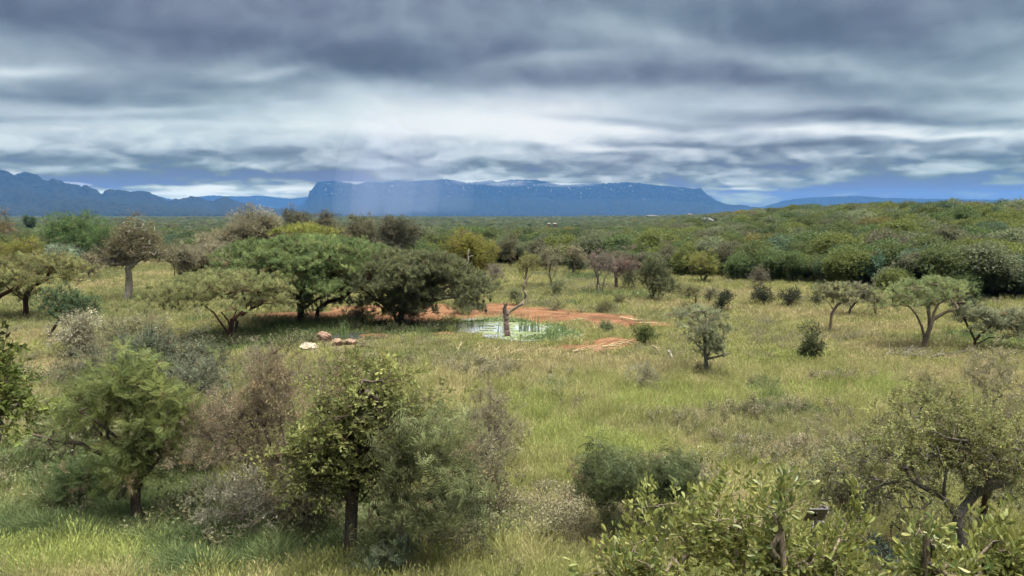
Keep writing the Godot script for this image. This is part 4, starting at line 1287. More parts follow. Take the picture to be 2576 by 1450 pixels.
	# the near bushes below the deck
	for o in [
		{"loose": 1.7, "n": "silver_bush", "lai": 5, "l": "silvery pale rounded bush behind the ferny green thorn at left", "c": "bush", "b": [205, 902], "w": 9, "k": [[130, 784, 266, 884, "r", 22]], "leaf": "small", "tips": 202, "size": 0.435, "clump": 0.36, "col": Color(0.249, 0.257, 0.166), "col2": Color(0.381, 0.389, 0.299), "bark": "grey"},
		{"loose": 1.7, "n": "olive_bush", "lai": 5, "l": "olive grey bush right behind the silvery bush", "c": "bush", "b": [345, 930], "w": 9, "k": [[255, 790, 452, 896, "r", 24]], "leaf": "small", "tips": 229, "size": 0.435, "clump": 0.36, "col": Color(0.183, 0.196, 0.113), "col2": Color(0.265, 0.265, 0.173), "bark": "grey"},
		{"loose": 1.7, "n": "dark_bush", "lai": 5.5, "l": "dark bluish green bush standing above the ferny green thorn", "c": "bush", "b": [375, 1010], "w": 9, "k": [[280, 838, 470, 975, "r", 22]], "leaf": "small", "tips": 216, "size": 0.410, "clump": 0.34, "col": Color(0.097, 0.129, 0.086), "col2": Color(0.166, 0.191, 0.136)},
		{"loose": 1.7, "n": "grey_leaf_tree", "lai": 3, "l": "thin bluish grey small-leaved tree between the ferny thorn and the brown twiggy bush", "b": [470, 1075], "w": 7, "stems": 4, "k": [[405, 880, 562, 1025, "r", 22]], "leaf": "small", "tips": 256, "size": 0.358, "clump": 0.3, "col": Color(0.141, 0.173, 0.119), "col2": Color(0.215, 0.239, 0.173), "bark": "grey"},
		{"loose": 1.7, "n": "ferny_thorn", "lai": 4.2, "l": "yellow-green ferny thorn tree on a gnarled dark trunk in the lush grass", "b": [344, 1312], "w": 30, "s": [[342, 1270, 346, 1225, 340, 1180, 320, 1120, 330, 1060, 320, 1000], [346, 1225, 365, 1170, 390, 1110]], "f": [[340, 1180, 280, 1140, 220, 1110, 150, 1092, 90, 1084], [320, 1120, 260, 1070, 230, 1020], [350, 1215, 385, 1165, 420, 1130]], "k": [[210, 890, 430, 1050, "r", 26], [130, 950, 300, 1130, "r", 20], [240, 1050, 440, 1225, "r", 24], [320, 950, 490, 1140, "r", 20]], "leaf": "fern", "tips": 405, "size": 0.384, "clump": 0.36, "lift": 0.15, "vary": 0.2, "col": Color(0.125, 0.168, 0.062), "col2": Color(0.2, 0.235, 0.07), "bark": "dark"},
		{"loose": 1.7, "n": "feathery_bush", "lai": 3, "l": "grey feathery bush spreading left of the ferny thorn tree", "c": "bush", "b": [170, 1180], "w": 9, "s": [[150, 1140, 110, 1105, 70, 1092], [180, 1130, 200, 1100]], "k": [[28, 1020, 210, 1135, "r", 22]], "leaf": "feather", "tips": 270, "size": 0.333, "clump": 0.3, "col": Color(0.191, 0.215, 0.109), "col2": Color(0.249, 0.274, 0.158), "bark": "dark"},
		{"loose": 1.7, "n": "twiggy_bush", "l": "large brown twiggy bush with sparse russet leaves left of the olive tree", "c": "bush", "b": [738, 1305], "w": 13, "stems": 6, "s": [[720, 1240, 650, 1170, 580, 1130], [735, 1230, 720, 1120, 690, 1000], [745, 1235, 760, 1120, 745, 1000], [730, 1250, 690, 1150, 640, 1040]], "k": [[450, 970, 720, 1225, "r", 34], [585, 880, 810, 1140, "r", 32], [630, 1080, 810, 1300, "r", 22]], "leaf": "twig", "lai": 3.0, "tips": 567, "size": 0.384, "clump": 0.3, "lift": 0.8, "vary": 0.25, "thinnest": 0.06, "col": Color(0.226, 0.187, 0.133), "col2": Color(0.250, 0.211, 0.125), "bark": "pink"},
		{"loose": 1.7, "n": "grey_shrub", "l": "grey scrubby bush at the lower left foot of the brown twiggy bush", "c": "bush", "b": [640, 1345], "w": 9, "stems": 5, "k": [[505, 1180, 730, 1338, "r", 28]], "leaf": "twig", "lai": 3.0, "tips": 351, "size": 0.358, "clump": 0.28, "col": Color(0.207, 0.207, 0.152), "col2": Color(0.265, 0.265, 0.207), "bark": "grey"},
		{"loose": 2.2, "n": "olive_leaf_tree", "lai": 4.0, "l": "olive broad-leaved tree with rough dark trunk at lower centre", "b": [880, 1412], "w": 40, "s": [[882, 1340, 884, 1280, 890, 1225, 880, 1150, 850, 1080], [890, 1225, 930, 1150, 960, 1080], [884, 1280, 850, 1200, 800, 1130]], "f": [[890, 1200, 905, 1120, 900, 1020, 930, 960]], "k": [[700, 1010, 930, 1290, "r", 34], [770, 940, 1020, 1150, "r", 30], [850, 908, 1050, 1010, "r", 14], [850, 1080, 1030, 1290, "r", 20], [950, 950, 1130, 1150, "r", 14]], "leaf": "broad", "tips": 513, "size": 0.346, "clump": 0.3, "vary": 0.25, "col": Color(0.15, 0.175, 0.062), "col2": Color(0.21, 0.225, 0.08), "bark": "dark"},
		{"loose": 1.7, "n": "drooping_tree", "lai": 3.6, "l": "bluish green tree with drooping narrow leaves right of the olive tree", "b": [1008, 1448], "w": 13, "stems": 3, "s": [[1010, 1350, 1020, 1250, 1040, 1150], [1012, 1350, 1060, 1260, 1110, 1190], [1005, 1350, 985, 1260, 960, 1200]], "k": [[930, 975, 1190, 1220, "r", 34], [990, 1110, 1230, 1340, "r", 28], [900, 1190, 1060, 1380, "r", 16]], "leaf": "willow", "tips": 445, "size": 0.384, "clump": 0.3, "lift": 0.1, "vary": 0.22, "col": Color(0.132, 0.165, 0.075), "col2": Color(0.2, 0.225, 0.11), "bark": "tan"},
		{"loose": 1.7, "n": "twiggy_bush", "l": "thin brownish bush right of the drooping narrow-leaved tree", "c": "bush", "b": [1225, 1190], "w": 6, "stems": 5, "k": [[1165, 970, 1300, 1150, "r", 22]], "leaf": "twig", "lai": 3.0, "tips": 256, "size": 0.384, "clump": 0.3, "col": Color(0.232, 0.207, 0.149), "bark": "grey"},
		{"loose": 1.7, "n": "low_bush", "l": "dark green low bush under the right of the drooping tree", "c": "bush", "b": [1140, 1330], "w": 6, "k": [[1060, 1230, 1236, 1318, "r", 16]], "leaf": "willow", "tips": 108, "size": 0.333, "clump": 0.28, "col": Color(0.100, 0.141, 0.083), "col2": Color(0.166, 0.191, 0.125)},
		{"loose": 2.0, "n": "heart_leaf_tree", "lai": 8, "l": "dark drooping two-lobed tree forming a heart shape at lower right", "b": [1630, 1372], "w": 17, "s": [[1626, 1320, 1610, 1285, 1585, 1262, 1558, 1222, 1520, 1210], [1632, 1300, 1660, 1250, 1690, 1200]], "f": [[1585, 1262, 1580, 1230, 1570, 1200]], "k": [[1440, 1136, 1632, 1250, "r", 24], [1630, 1124, 1750, 1275, "r", 22], [1490, 1220, 1590, 1335, "r", 9], [1580, 1210, 1700, 1335, "r", 12]], "leaf": "willow", "tips": 351, "size": 0.346, "clump": 0.27, "lift": -0.1, "vary": 0.22, "col": Color(0.095, 0.13, 0.06), "col2": Color(0.15, 0.18, 0.085), "bark": "grey"},
		{"loose": 1.6, "n": "crooked_tree", "lai": 2.6, "l": "olive small-leaved tree with crooked grey trunk and long dead limb at lower right", "b": [2425, 1412], "w": 34, "s": [[2416, 1350, 2406, 1300, 2385, 1262, 2370, 1215, 2372, 1160], [2416, 1350, 2406, 1302, 2436, 1278, 2466, 1250, 2500, 1200]], "f": [[2385, 1262, 2330, 1225, 2290, 1205, 2240, 1222, 2160, 1244], [2290, 1205, 2262, 1190, 2255, 1165, 2310, 1150, 2400, 1140], [2466, 1250, 2530, 1220, 2590, 1200]], "k": [[2220, 985, 2500, 1180, "r", 36], [2075, 1070, 2340, 1245, "r", 28], [2350, 1000, 2660, 1265, "r", 42], [2160, 1195, 2400, 1290, "r", 14]], "leaf": "small", "tips": 702, "size": 0.333, "clump": 0.3, "vary": 0.28, "col": Color(0.173, 0.199, 0.083), "col2": Color(0.265, 0.282, 0.116), "bark": "grey"},
		{"loose": 1.7, "n": "trunk_tree", "lai": 3, "l": "reddish straight trunk behind the crooked tree, its crown lost in the leaves", "b": [2470, 1345], "w": 20, "s": [[2474, 1290, 2478, 1230]], "k": [[2440, 1140, 2560, 1230, "r", 12]], "leaf": "small", "tips": 121, "size": 0.358, "clump": 0.3, "col": Color(0.166, 0.191, 0.090), "bark": "red"},
		{"loose": 1.7, "n": "sparse_shrub", "l": "sparse pale-leaved twiggy shrub above the crooked tree at the right edge", "c": "shrub", "b": [2520, 1060], "w": 6, "stems": 6, "k": [[2430, 882, 2600, 1010, "r", 26]], "leaf": "twig", "lai": 3.0, "tips": 256, "size": 0.435, "clump": 0.34, "col": Color(0.315, 0.289, 0.191), "col2": Color(0.265, 0.274, 0.149), "bark": "grey"},
		{"loose": 1.7, "n": "sparse_shrub", "l": "thin shrub with yellowing leaves left above the crooked tree", "c": "shrub", "b": [2340, 1090], "w": 5, "stems": 4, "k": [[2270, 930, 2380, 1040, "v", 14]], "leaf": "twig", "lai": 3.0, "tips": 135, "size": 0.410, "clump": 0.34, "col": Color(0.265, 0.257, 0.133), "bark": "grey"},
		{"loose": 1.7, "n": "blue_shrub", "l": "small bluish dark shrub below the dead limb at lower right", "c": "shrub", "b": [2215, 1440], "w": 5, "k": [[2170, 1365, 2265, 1430, "r", 12]], "leaf": "small", "tips": 94, "size": 0.256, "clump": 0.22, "col": Color(0.066, 0.102, 0.086)},
		{"loose": 1.7, "n": "faint_shrub", "l": "nearly leafless pale shrub alone in the grass left of the two-tiered thorn", "c": "shrub", "b": [1618, 980], "w": 4, "stems": 5, "k": [[1576, 930, 1664, 975, "v", 12]], "leaf": "twig", "lai": 3.0, "tips": 81, "size": 0.384, "clump": 0.3, "col": Color(0.282, 0.289, 0.199), "bark": "grey"},
		{"loose": 1.7, "n": "grey_shrub", "l": "pale grey shrub in the grass below the boulders", "c": "shrub", "b": [640, 930], "w": 4, "k": [[600, 880, 700, 926, "r", 10]], "leaf": "twig", "lai": 3.0, "tips": 94, "size": 0.435, "clump": 0.34, "col": Color(0.265, 0.249, 0.183), "bark": "grey"},
		{"loose": 1.7, "n": "scrub_bush", "l": "tangled dark scrub round the foot of the brown twiggy bush", "c": "bush", "lai": 5.0, "b": [790, 1335], "w": 7, "stems": 5, "k": [[700, 1190, 880, 1325, "r", 20]], "leaf": "small", "tips": 162, "size": 0.307, "clump": 0.28, "col": Color(0.098, 0.102, 0.058), "col2": Color(0.147, 0.141, 0.098), "bark": "dark"},
		{"loose": 1.7, "n": "scrub_bush", "l": "leafy low scrub right of the rough dark trunk at the bottom edge", "c": "bush", "lai": 3.5, "b": [960, 1450], "w": 6, "stems": 4, "k": [[900, 1330, 1080, 1455, "r", 18]], "leaf": "willow", "tips": 121, "size": 0.307, "clump": 0.26, "col": Color(0.098, 0.136, 0.083), "col2": Color(0.166, 0.195, 0.127), "bark": "tan"},
		{"loose": 1.7, "n": "scrub_bush", "l": "olive scrub bush between drooping tree and brown weeds at the bottom", "c": "bush", "lai": 4.0, "b": [1150, 1400], "w": 6, "stems": 4, "k": [[1040, 1300, 1240, 1395, "r", 18]], "leaf": "small", "tips": 121, "size": 0.282, "clump": 0.25, "col": Color(0.108, 0.127, 0.069), "col2": Color(0.166, 0.166, 0.098), "bark": "tan"},
		{"loose": 1.7, "n": "scrub_bush", "l": "low blackish green scrub filling the shade left of the gnarled trunk", "c": "bush", "lai": 4.5, "b": [215, 1260], "w": 6, "stems": 4, "k": [[110, 1150, 310, 1255, "r", 20]], "leaf": "fern", "tips": 135, "size": 0.333, "clump": 0.3, "col": Color(0.087, 0.136, 0.054), "col2": Color(0.127, 0.176, 0.069), "bark": "dark"},
		{"loose": 1.7, "n": "scrub_bush", "l": "grey-green scrub under the left foliage of the crooked tree", "c": "bush", "lai": 3.5, "b": [2130, 1290], "w": 6, "stems": 5, "k": [[2050, 1120, 2220, 1280, "r", 18]], "leaf": "small", "tips": 148, "size": 0.282, "clump": 0.26, "col": Color(0.127, 0.147, 0.073), "col2": Color(0.185, 0.195, 0.108), "bark": "grey"},
		{"loose": 1.7, "n": "wispy_shrub", "l": "wispy pale scrub spilling right of the drooping narrow-leaved tree", "c": "shrub", "lai": 2.2, "b": [1225, 1300], "w": 5, "stems": 5, "k": [[1140, 1110, 1290, 1290, "r", 22]], "leaf": "small", "tips": 150, "size": 0.307, "clump": 0.28, "col": Color(0.148, 0.148, 0.090), "col2": Color(0.187, 0.179, 0.117), "bark": "grey"},
		{"loose": 1.7, "n": "wispy_shrub", "l": "wispy olive shrub between the dark bluish bush and the brown twiggy bush", "c": "shrub", "lai": 2.6, "b": [520, 1200], "w": 5, "stems": 5, "k": [[430, 990, 600, 1190, "r", 22]], "leaf": "small", "tips": 150, "size": 0.320, "clump": 0.28, "col": Color(0.133, 0.144, 0.086), "col2": Color(0.179, 0.179, 0.125), "bark": "grey"},
		{"loose": 1.7, "n": "wispy_shrub", "l": "pale green shrub in the gap left of the silvery bush's foot", "c": "shrub", "lai": 2.6, "b": [210, 985], "w": 5, "stems": 5, "k": [[130, 870, 300, 980, "r", 20]], "leaf": "small", "tips": 140, "size": 0.333, "clump": 0.3, "col": Color(0.140, 0.156, 0.098), "col2": Color(0.203, 0.211, 0.148), "bark": "grey"},
		{"loose": 1.7, "n": "wispy_shrub", "l": "bushy grey-green shrub behind the top of the ferny thorn tree", "c": "shrub", "lai": 3.2, "b": [470, 1000], "w": 5, "stems": 5, "k": [[380, 830, 560, 985, "r", 22]], "leaf": "small", "tips": 150, "size": 0.358, "clump": 0.3, "col": Color(0.117, 0.136, 0.090), "col2": Color(0.156, 0.168, 0.121), "bark": "grey"},
		{"loose": 1.7, "n": "wispy_shrub", "l": "brown-grey twiggy shrub rising behind the top of the olive broad-leaved tree", "c": "shrub", "lai": 2.4, "b": [860, 1080], "w": 5, "stems": 5, "k": [[720, 880, 960, 1040, "r", 26]], "leaf": "twig", "tips": 190, "size": 0.384, "clump": 0.3, "col": Color(0.218, 0.179, 0.125), "col2": Color(0.234, 0.211, 0.133), "bark": "grey"},
		{"loose": 1.3, "n": "edge_tree", "lai": 9, "l": "dark glossy-leaved tree filling the left edge above the lush grass", "b": [-60, 1060], "d": 10.5, "w": 26, "k": [[-160, 850, 42, 1050, "r", 26], [-120, 955, 62, 1060, "r", 14]], "leaf": "broad", "tips": 256, "size": 0.333, "clump": 0.26, "vary": 0.3, "col": Color(0.090, 0.125, 0.036), "col2": Color(0.183, 0.207, 0.058), "bark": "grey"},
	]:
		plant(o)


# ---------------------------------------------------------------- things on the ground
# a limb along picture points [x, y, ...] standing at depth z, its width in picture units running from w0 to w1
func limb(b: Buf, base: Vector3, pts: Array, w0: float, w1: float, sides := 9, rough := 0.12, sway := 0.1) -> Array:
	var unit := -base.z / F
	var line := []
	for i in range(0, pts.size() - 1, 2):
		var p := at_depth(pts[i], pts[i + 1], base.z) - base
		p.z = rnd(-sway, sway) if i else 0.0
		line.append(p)
	var fine := []
	for i in line.size() - 1:
		for k in 4:
			var a: Vector3 = line[maxi(i - 1, 0)]
			var d: Vector3 = line[mini(i + 2, line.size() - 1)]
			fine.append((line[i] as Vector3).cubic_interpolate(line[i + 1], a, d, k / 4.0) + ball() * w1 * unit * 0.15)
	fine.append(line[line.size() - 1])
	rough_tube(b, fine, w0 * unit * 0.5, w1 * unit * 0.5, sides, rough)
	return fine


func rough_tube(b: Buf, pts: Array, r0: float, r1: float, sides: int, rough: float) -> void:
	var rings := []
	var seed_ := rng.randf() * 900.0
	var y := Vector3(0.1, 0.2, 1).normalized()
	for i in pts.size():
		var d: Vector3 = ((pts[mini(i + 1, pts.size() - 1)] as Vector3) - pts[maxi(i - 1, 0)]).normalized()
		var x := y.cross(d).normalized()
		y = d.cross(x).normalized()
		var r := lerpf(r0, r1, float(i) / (pts.size() - 1))
		var ring := []
		for k in sides:
			var a := TAU * k / sides
			var q := 1.0 + n_fine.get_noise_3d(cos(a) * 22.0 + seed_, i * 6.0, sin(a) * 22.0) * rough * 4.0
			ring.append(pts[i] + (x * cos(a) + y * sin(a)) * r * q)
		rings.append(ring)
	for i in pts.size() - 1:
		for k in sides:
			var n := (k + 1) % sides
			b.quad(rings[i][k], rings[i + 1][k], rings[i + 1][n], rings[i][n], Color.WHITE)
	for k in range(1, sides - 1):
		b.tri(rings[pts.size() - 1][0], rings[pts.size() - 1][k], rings[pts.size() - 1][k + 1], Color.WHITE)


func snag() -> void:
	rng.seed = 31
	var base := ground(1276, 848)
	base.y -= 0.05
	var t := tag(root("dead_tree", base), "dead forked tree trunk at the pond's near edge, one limb bent upward", "tree")
	var b := Buf.new()
	limb(b, base, [1278, 850, 1276, 840, 1275, 820, 1273, 800, 1272, 782], 16, 11, 12, 0.1, 0.02)
	piece("trunk", b.mesh(), bark("pink"), t)
	b = Buf.new()
	limb(b, base, [1272, 790, 1271, 778, 1272, 768], 12, 7, 9, 0.25, 0.02)
	# splintered end
	for k in 4:
		var p := at_depth(1269.0 + k * 2.0, 769, base.z) - base
		b.leaf(p - Vector3(0, 0.1, 0), (Vector3.UP + ball() * 0.15).normalized(), Vector3.BACK, rnd(0.18, 0.35), 0.09, Color.WHITE)
	piece("broken_stub", b.mesh(), bark("dark"), t)
	b = Buf.new()
	limb(b, base, [1273, 795, 1283, 784, 1300, 772, 1314, 764, 1320, 752, 1322, 740, 1317, 728, 1320, 718, 1323, 704], 9, 4, 9, 0.12, 0.12)
	piece("limb", b.mesh(), bark("tan"), t)


func rock(label: String, px: float, py: float, w: float, h: float, col: Color, salt: int) -> void:
	rng.seed = salt
	var base := ground(px, py)
	var unit := -base.z / F
	var e := Vector3(w * unit * 0.5, h * unit, w * unit * 0.42)
	var st := SurfaceTool.new()
	st.begin(Mesh.PRIMITIVE_TRIANGLES)
	st.set_smooth_group(-1)
	var rows := 18
	var cols := 30
	var planes := []
	for k in 9:
		planes.append([ball(), rnd(0.55, 0.85)])
	for j in rows + 1:
		for i in cols:
			var a := TAU * i / cols
			var q := PI * j / rows
			var u := Vector3(sin(q) * cos(a), cos(q), sin(q) * sin(a))
			var r := 1.0
			for p in planes:   # broken faces
				var f: float = u.dot(p[0])
				if f > 0.05:
					r = minf(r, p[1] / f)
			r *= 1.0 + n_fine.get_noise_3d(u.x * 40.0 + salt, u.y * 40.0, u.z * 40.0) * 0.22 + n_fine.get_noise_3d(u.x * 110.0 + salt, u.y * 110.0, u.z * 110.0) * 0.08
			st.set_color(col * 0.58 * (1.0 + n_fine.get_noise_3d(u.x * 70.0, u.y * 70.0 + salt, u.z * 70.0) * 0.5))
			st.add_vertex(Vector3(u.x * e.x, u.y * e.y * 0.75 + e.y * 0.25, u.z * e.z) * r)
	for j in rows:
		for i in cols:
			var n := (i + 1) % cols
			var a := j * cols + i
			var b := j * cols + n
			for q in [a, b, a + cols, b, b + cols, a + cols]:
				st.add_index(q)
	st.deindex()
	st.generate_normals()
	var m := StandardMaterial3D.new()
	m.vertex_color_use_as_albedo = true
	m.roughness = 0.95
	m.metallic_specular = 0.2
	m.uv1_triplanar = true
	m.uv1_scale = Vector3.ONE * 0.9
	m.albedo_texture = rock_tex()
	var o := piece("boulder", st.commit(), m)
	o.position = base
	o.rotation.y = rnd(-0.3, 0.3)
	tag(o, label, "boulder", "boulders by the small pool")


var _rock: NoiseTexture2D
func rock_tex() -> NoiseTexture2D:
	if _rock == null:
		_rock = noise_tex([[0.0, grey(0.45)], [0.4, grey(0.75)], [0.6, grey(0.95)], [1.0, grey(1.0)]], 0.02, 256, 15)
	return _rock


func stick(label: String, pts: Array, w: float, kind := "straw", twigs := 2) -> void:
	rng.seed = label.hash()
	var base := ground(pts[0], pts[1])
	var unit := -base.z / F
	var b := Buf.new()
	var line := []
	for i in range(0, pts.size() - 1, 2):
		var g := ground(pts[i], pts[i + 1])
		var p := g - base + Vector3(0, rnd(0.12, 0.3), 0)
		if line.size():
			p += ball() * 0.05
		line.append(p)
	rough_tube(b, line, w * unit * 0.5, w * unit * 0.2, 5, 0.1)
	for k in twigs:
		var i := rng.randi_range(0, line.size() - 2)
		var a: Vector3 = (line[i] as Vector3).lerp(line[i + 1], rng.randf())
		var dir: Vector3 = ((line[i + 1] as Vector3) - line[i]).normalized() + ball() * 0.7
		dir.y = absf(dir.y) * 0.7
		rough_tube(b, [a, a + dir * rnd(0.25, 0.6), a + dir * rnd(0.6, 1.0) + ball() * 0.1], w * unit * 0.28, w * unit * 0.1, 4, 0.1)
	var o := piece("fallen_branch", b.mesh(), bark(kind))
	o.position = base
	tag(o, label, "branch", "dry branches lying in the grass")


func post(label: String, called: String, pts: Array, w0: float, w1: float, kind: String) -> void:
	rng.seed = label.hash()
	var base := ground(pts[0], pts[1])
	var b := Buf.new()
	limb(b, base, pts, w0, w1, 9, 0.2, 0.05)
	var o := piece(called, b.mesh(), bark(kind))
	o.position = base
	tag(o, label, "stump")


func nests() -> void:
	var base_z := ground(1006, 822).z
	rng.seed = 5
	var b := Buf.new()
	# a woven flask: round belly with a short spout below and a neck to the twig above
	var prof := [[0.10, 0.012], [0.06, 0.03], [0.02, 0.07], [-0.04, 0.1], [-0.11, 0.105], [-0.17, 0.075], [-0.21, 0.045], [-0.27, 0.035]]
	for i in prof.size() - 1:
		b.tube(Vector3(0, prof[i][0], 0), Vector3(0, prof[i + 1][0], 0), prof[i][1], prof[i + 1][1], 9, Color.WHITE * rnd(0.8, 1.1))
	b.tube(Vector3(0, 0.6, 0), Vector3(0, 0.1, 0), 0.008, 0.012, 4, Color.WHITE)
	for i in 30:
		var u := ball()
		b.leaf(Vector3(u.x * 0.09, -0.08 + u.y * 0.1, u.z * 0.09), (u + ball()).normalized(), u, 0.09, 0.015, Color.WHITE * rnd(0.8, 1.4))
	var m := b.mesh()
	var mat := leaf_mat(Color(0.045, 0.038, 0.028), 0.0, 0.95)
	var words := ["highest", "second highest", "third highest", "fourth highest", "fifth highest", "sixth highest", "seventh highest", "eighth highest", "ninth highest", "tenth highest", "eleventh highest", "lowest"]
	var at := [[1199, 748], [1176, 749], [1233, 752], [1186, 757], [1217, 756], [1164, 760], [1145, 762], [1191, 764], [1214, 768], [1158, 768], [1180, 772], [1222, 779]]
	for i in at.size():
		var o := piece("weaver_nest", m, mat)
		o.position = at_depth(at[i][0], at[i][1], base_z + rnd(-0.8, 0.8))
		o.rotation = Vector3(rnd(-0.2, 0.2), rnd(0, 6), rnd(-0.2, 0.2))
		tag(o, "%s dark weaver nest hanging from the drooping right edge of the dark spreading thorn" % words[i], "nest", "weaver nests under the dark spreading thorn")


func flat_leaf(segs: int) -> ArrayMesh:   # a lily pad: a disc with a notch, its rim a little raised
	var b := Buf.new()
	for k in segs:
		var a := 0.25 + (TAU - 0.5) * k / segs
		var c := 0.25 + (TAU - 0.5) * (k + 1) / segs
		b.tri(Vector3(0, 0.004, 0), Vector3(cos(a), 0.05, sin(a)), Vector3(cos(c), 0.05, sin(c)), Color.WHITE)
	return b.mesh()


func make_water() -> void:
	var water := StandardMaterial3D.new()
	water.albedo_color = Color(0.62, 0.66, 0.66).linear_to_srgb()
	water.roughness = 0.04
	water.metallic = 0.75
	water.metallic_specular = 1.0
	water.normal_enabled = true
	var fn := FastNoiseLite.new()
	fn.frequency = 0.02
	var nt := NoiseTexture2D.new()
	nt.noise = fn
	nt.as_normal_map = true
	nt.bump_strength = 1.0
	nt.seamless = true
	water.normal_texture = nt
	water.normal_scale = 0.05
	water.uv1_triplanar = true
	water.uv1_world_triplanar = true
	water.uv1_scale = Vector3.ONE * 0.4
	var level := func(_x: float, _z: float, _v: float) -> float: return 0.05
	var white := func(_x: float, _z: float, _v: float) -> Color: return Color.WHITE
	sheet("water", pond_spots, 0.3, 0.12, 0.0, level, white, water, "shallow pond with lily pads and reeds reflecting the pale cloud")
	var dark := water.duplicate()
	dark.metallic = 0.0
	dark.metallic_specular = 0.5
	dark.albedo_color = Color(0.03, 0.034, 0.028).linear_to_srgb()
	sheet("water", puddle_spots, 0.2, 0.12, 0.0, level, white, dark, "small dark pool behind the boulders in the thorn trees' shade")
	# lily pads: thick at the left, a gap of open water, thick again at the right
	rng.seed = 12
	var buf := PackedFloat32Array()
	var weed := PackedFloat32Array()
	for i in 5200:
		var s: Array = pond_spots[rng.randi() % pond_spots.size()]
		var x: float = s[0] + rnd(-1.1, 1.1) * s[2]
		var z: float = s[1] + rnd(-1.1, 1.1) * s[3]
		if inside(pond_spots, x, z, 0.12) < 0.02:
			continue
		var at := seen_at(Vector3(x, 0.05, z))
		var open_ := exp(-pow((at.x - 1330.0) / 45.0, 2) - pow((at.y - 827.0) / 9.0, 2)) + 0.9 * exp(-pow((at.x - 1258.0) / 16.0, 2) - pow((at.y - 830.0) / 14.0, 2))
		var band := n_fine.get_noise_2d(x * 5.0, z * 16.0)
		if rng.randf() < open_ * 1.7 or (at.x < 1265.0 and band < 0.12 + rnd(-0.12, 0.12)):
			continue
		var green := at.x > 1370.0 or at.y < 812.0 or (at.y > 845.0 and at.x > 1310.0)
		var c := Color(0.098, 0.128, 0.064).lerp(Color(0.203, 0.240, 0.143), rng.randf())
		if green and rng.randf() < 0.8:
			var w := weed.size()
			weed.resize(w + 16)
			c = Color(0.112, 0.165, 0.068).lerp(Color(0.195, 0.247, 0.120), rng.randf())
			push(weed, w, Vector3(x, 0.05, z), (Vector3.UP + ball() * 0.3).normalized(), rnd(0.3, 0.62), ball(), c)
		else:
			var w := buf.size()
			buf.resize(w + 16)
			push(buf, w, Vector3(x, 0.055 + rng.randf() * 0.02, z), (Vector3.UP + ball() * 0.05).normalized(), rnd(0.09, 0.19), Vector3.RIGHT.rotated(Vector3.UP, rng.randf() * TAU), c)
	var gm := leaf_mat(Color.WHITE, 0.25, 0.45)
	tag(swarm("lily_pads", flat_leaf(9), buf, gm), "floating round lily pads crowding the pond", "lily pads")
	rng.seed = 13
	var b := Buf.new()
	for k in 12:
		var dir := (Vector3.UP * 0.8 + ball()).normalized()
		dir.y = absf(dir.y)
		b.leaf(dir * 0.05, dir, (Vector3.UP + ball()).normalized(), rnd(0.2, 0.4), rnd(0.1, 0.16), Color.WHITE * rnd(0.75, 1.3))
	tag(swarm("water_weeds", b.mesh(), weed, gm), "bright green leafy water plants round the pond's right end", "water plants")
	# reeds
	var j := 0
	var spots_ := [[1318, 836, "behind the snag's foot, tallest", 34, 1.5], [1347, 838, "second tall one right of the snag", 30, 1.45], [1262, 840, "just left of the snag", 16, 1.1], [1372, 858, "in front of the open water, left one", 12, 1.2], [1388, 862, "in front of the open water, right one", 16, 1.25], [1180, 822, "dark one among the left lily pads", 12, 0.9], [1410, 840, "at the right end of the open water", 14, 1.0], [1205, 826, "thin one among the left lily pads", 10, 0.8], [1332, 826, "wide one at the pond's back edge", 22, 0.7], [868, 852, "arching over the boulder by the small pool", 18, 1.3]]
	for s in spots_:
		rng.seed = 200 + j
		j += 1
		b = Buf.new()
		for k in int(s[3]):
			var p := Vector3(rnd(-0.35, 0.35), 0, rnd(-0.25, 0.25))
			var dir := (Vector3.UP + ball() * 0.16).normalized()
			var h: float = s[4] * rnd(0.55, 1.1)
			var side := Vector3(rnd(0.6, 1), 0, rnd(-0.6, 0.6)).normalized() * 0.016
			var m := p + dir * h * 0.7
			var tip := m + (dir + Vector3(rnd(-0.5, 0.5), -0.1, rnd(-0.3, 0.3))).normalized() * h * 0.35
			var col := Color(0.090, 0.139, 0.053) * rnd(0.7, 1.35)
			b.quad(p - side, p + side, m + side * 0.8, m - side * 0.8, col)
			b.tri(m - side * 0.8, m + side * 0.8, tip, col)
		var o := piece("reed_clump", b.mesh(), gm)
		o.position = ground(s[0], s[1])
		tag(o, "clump of upright green reeds " + s[2], "reeds", "reed clumps in the water")


func make_soil() -> void:
	var m := StandardMaterial3D.new()
	m.vertex_color_use_as_albedo = true
	m.roughness = 1.0
	m.metallic_specular = 0.1
	m.albedo_texture = noise_tex([[0.0, grey(0.5)], [0.45, grey(0.8)], [0.7, grey(0.95)], [1.0, grey(1.0)]], 0.04, 512, 21)
	m.uv1_triplanar = true
	m.uv1_world_triplanar = true
	m.uv1_scale = Vector3.ONE * 0.35
	m.heightmap_enabled = true
	m.heightmap_texture = noise_tex([[0.0, Color.BLACK], [1.0, Color.WHITE]], 0.05, 256, 22)
	m.heightmap_scale = 4.0
	var lift := func(x: float, z: float, v: float) -> float: return 0.012 + 0.16 * smoothstep(0.0, 0.9, v) + n_fine.get_noise_2d(x * 30.0, z * 30.0) * 0.03
	var tint := func(x: float, z: float, _v: float) -> Color:
		var a := n_mid.get_noise_2d(x * 12.0, z * 18.0) + n_fine.get_noise_2d(x * 40.0, z * 60.0) * 0.6
		return Color(0.165, 0.086, 0.050).lerp(Color(0.090, 0.054, 0.035), clampf(0.25 + a * 1.4, 0.0, 1.0)).lerp(Color(0.203, 0.128, 0.079), clampf(-a * 1.6 - 0.2, 0.0, 1.0))
	sheet("red_soil", soil_spots, 0.28, 0.55, -0.02, lift, tint, m, "bare red earth banked round the waterhole and in front of it")


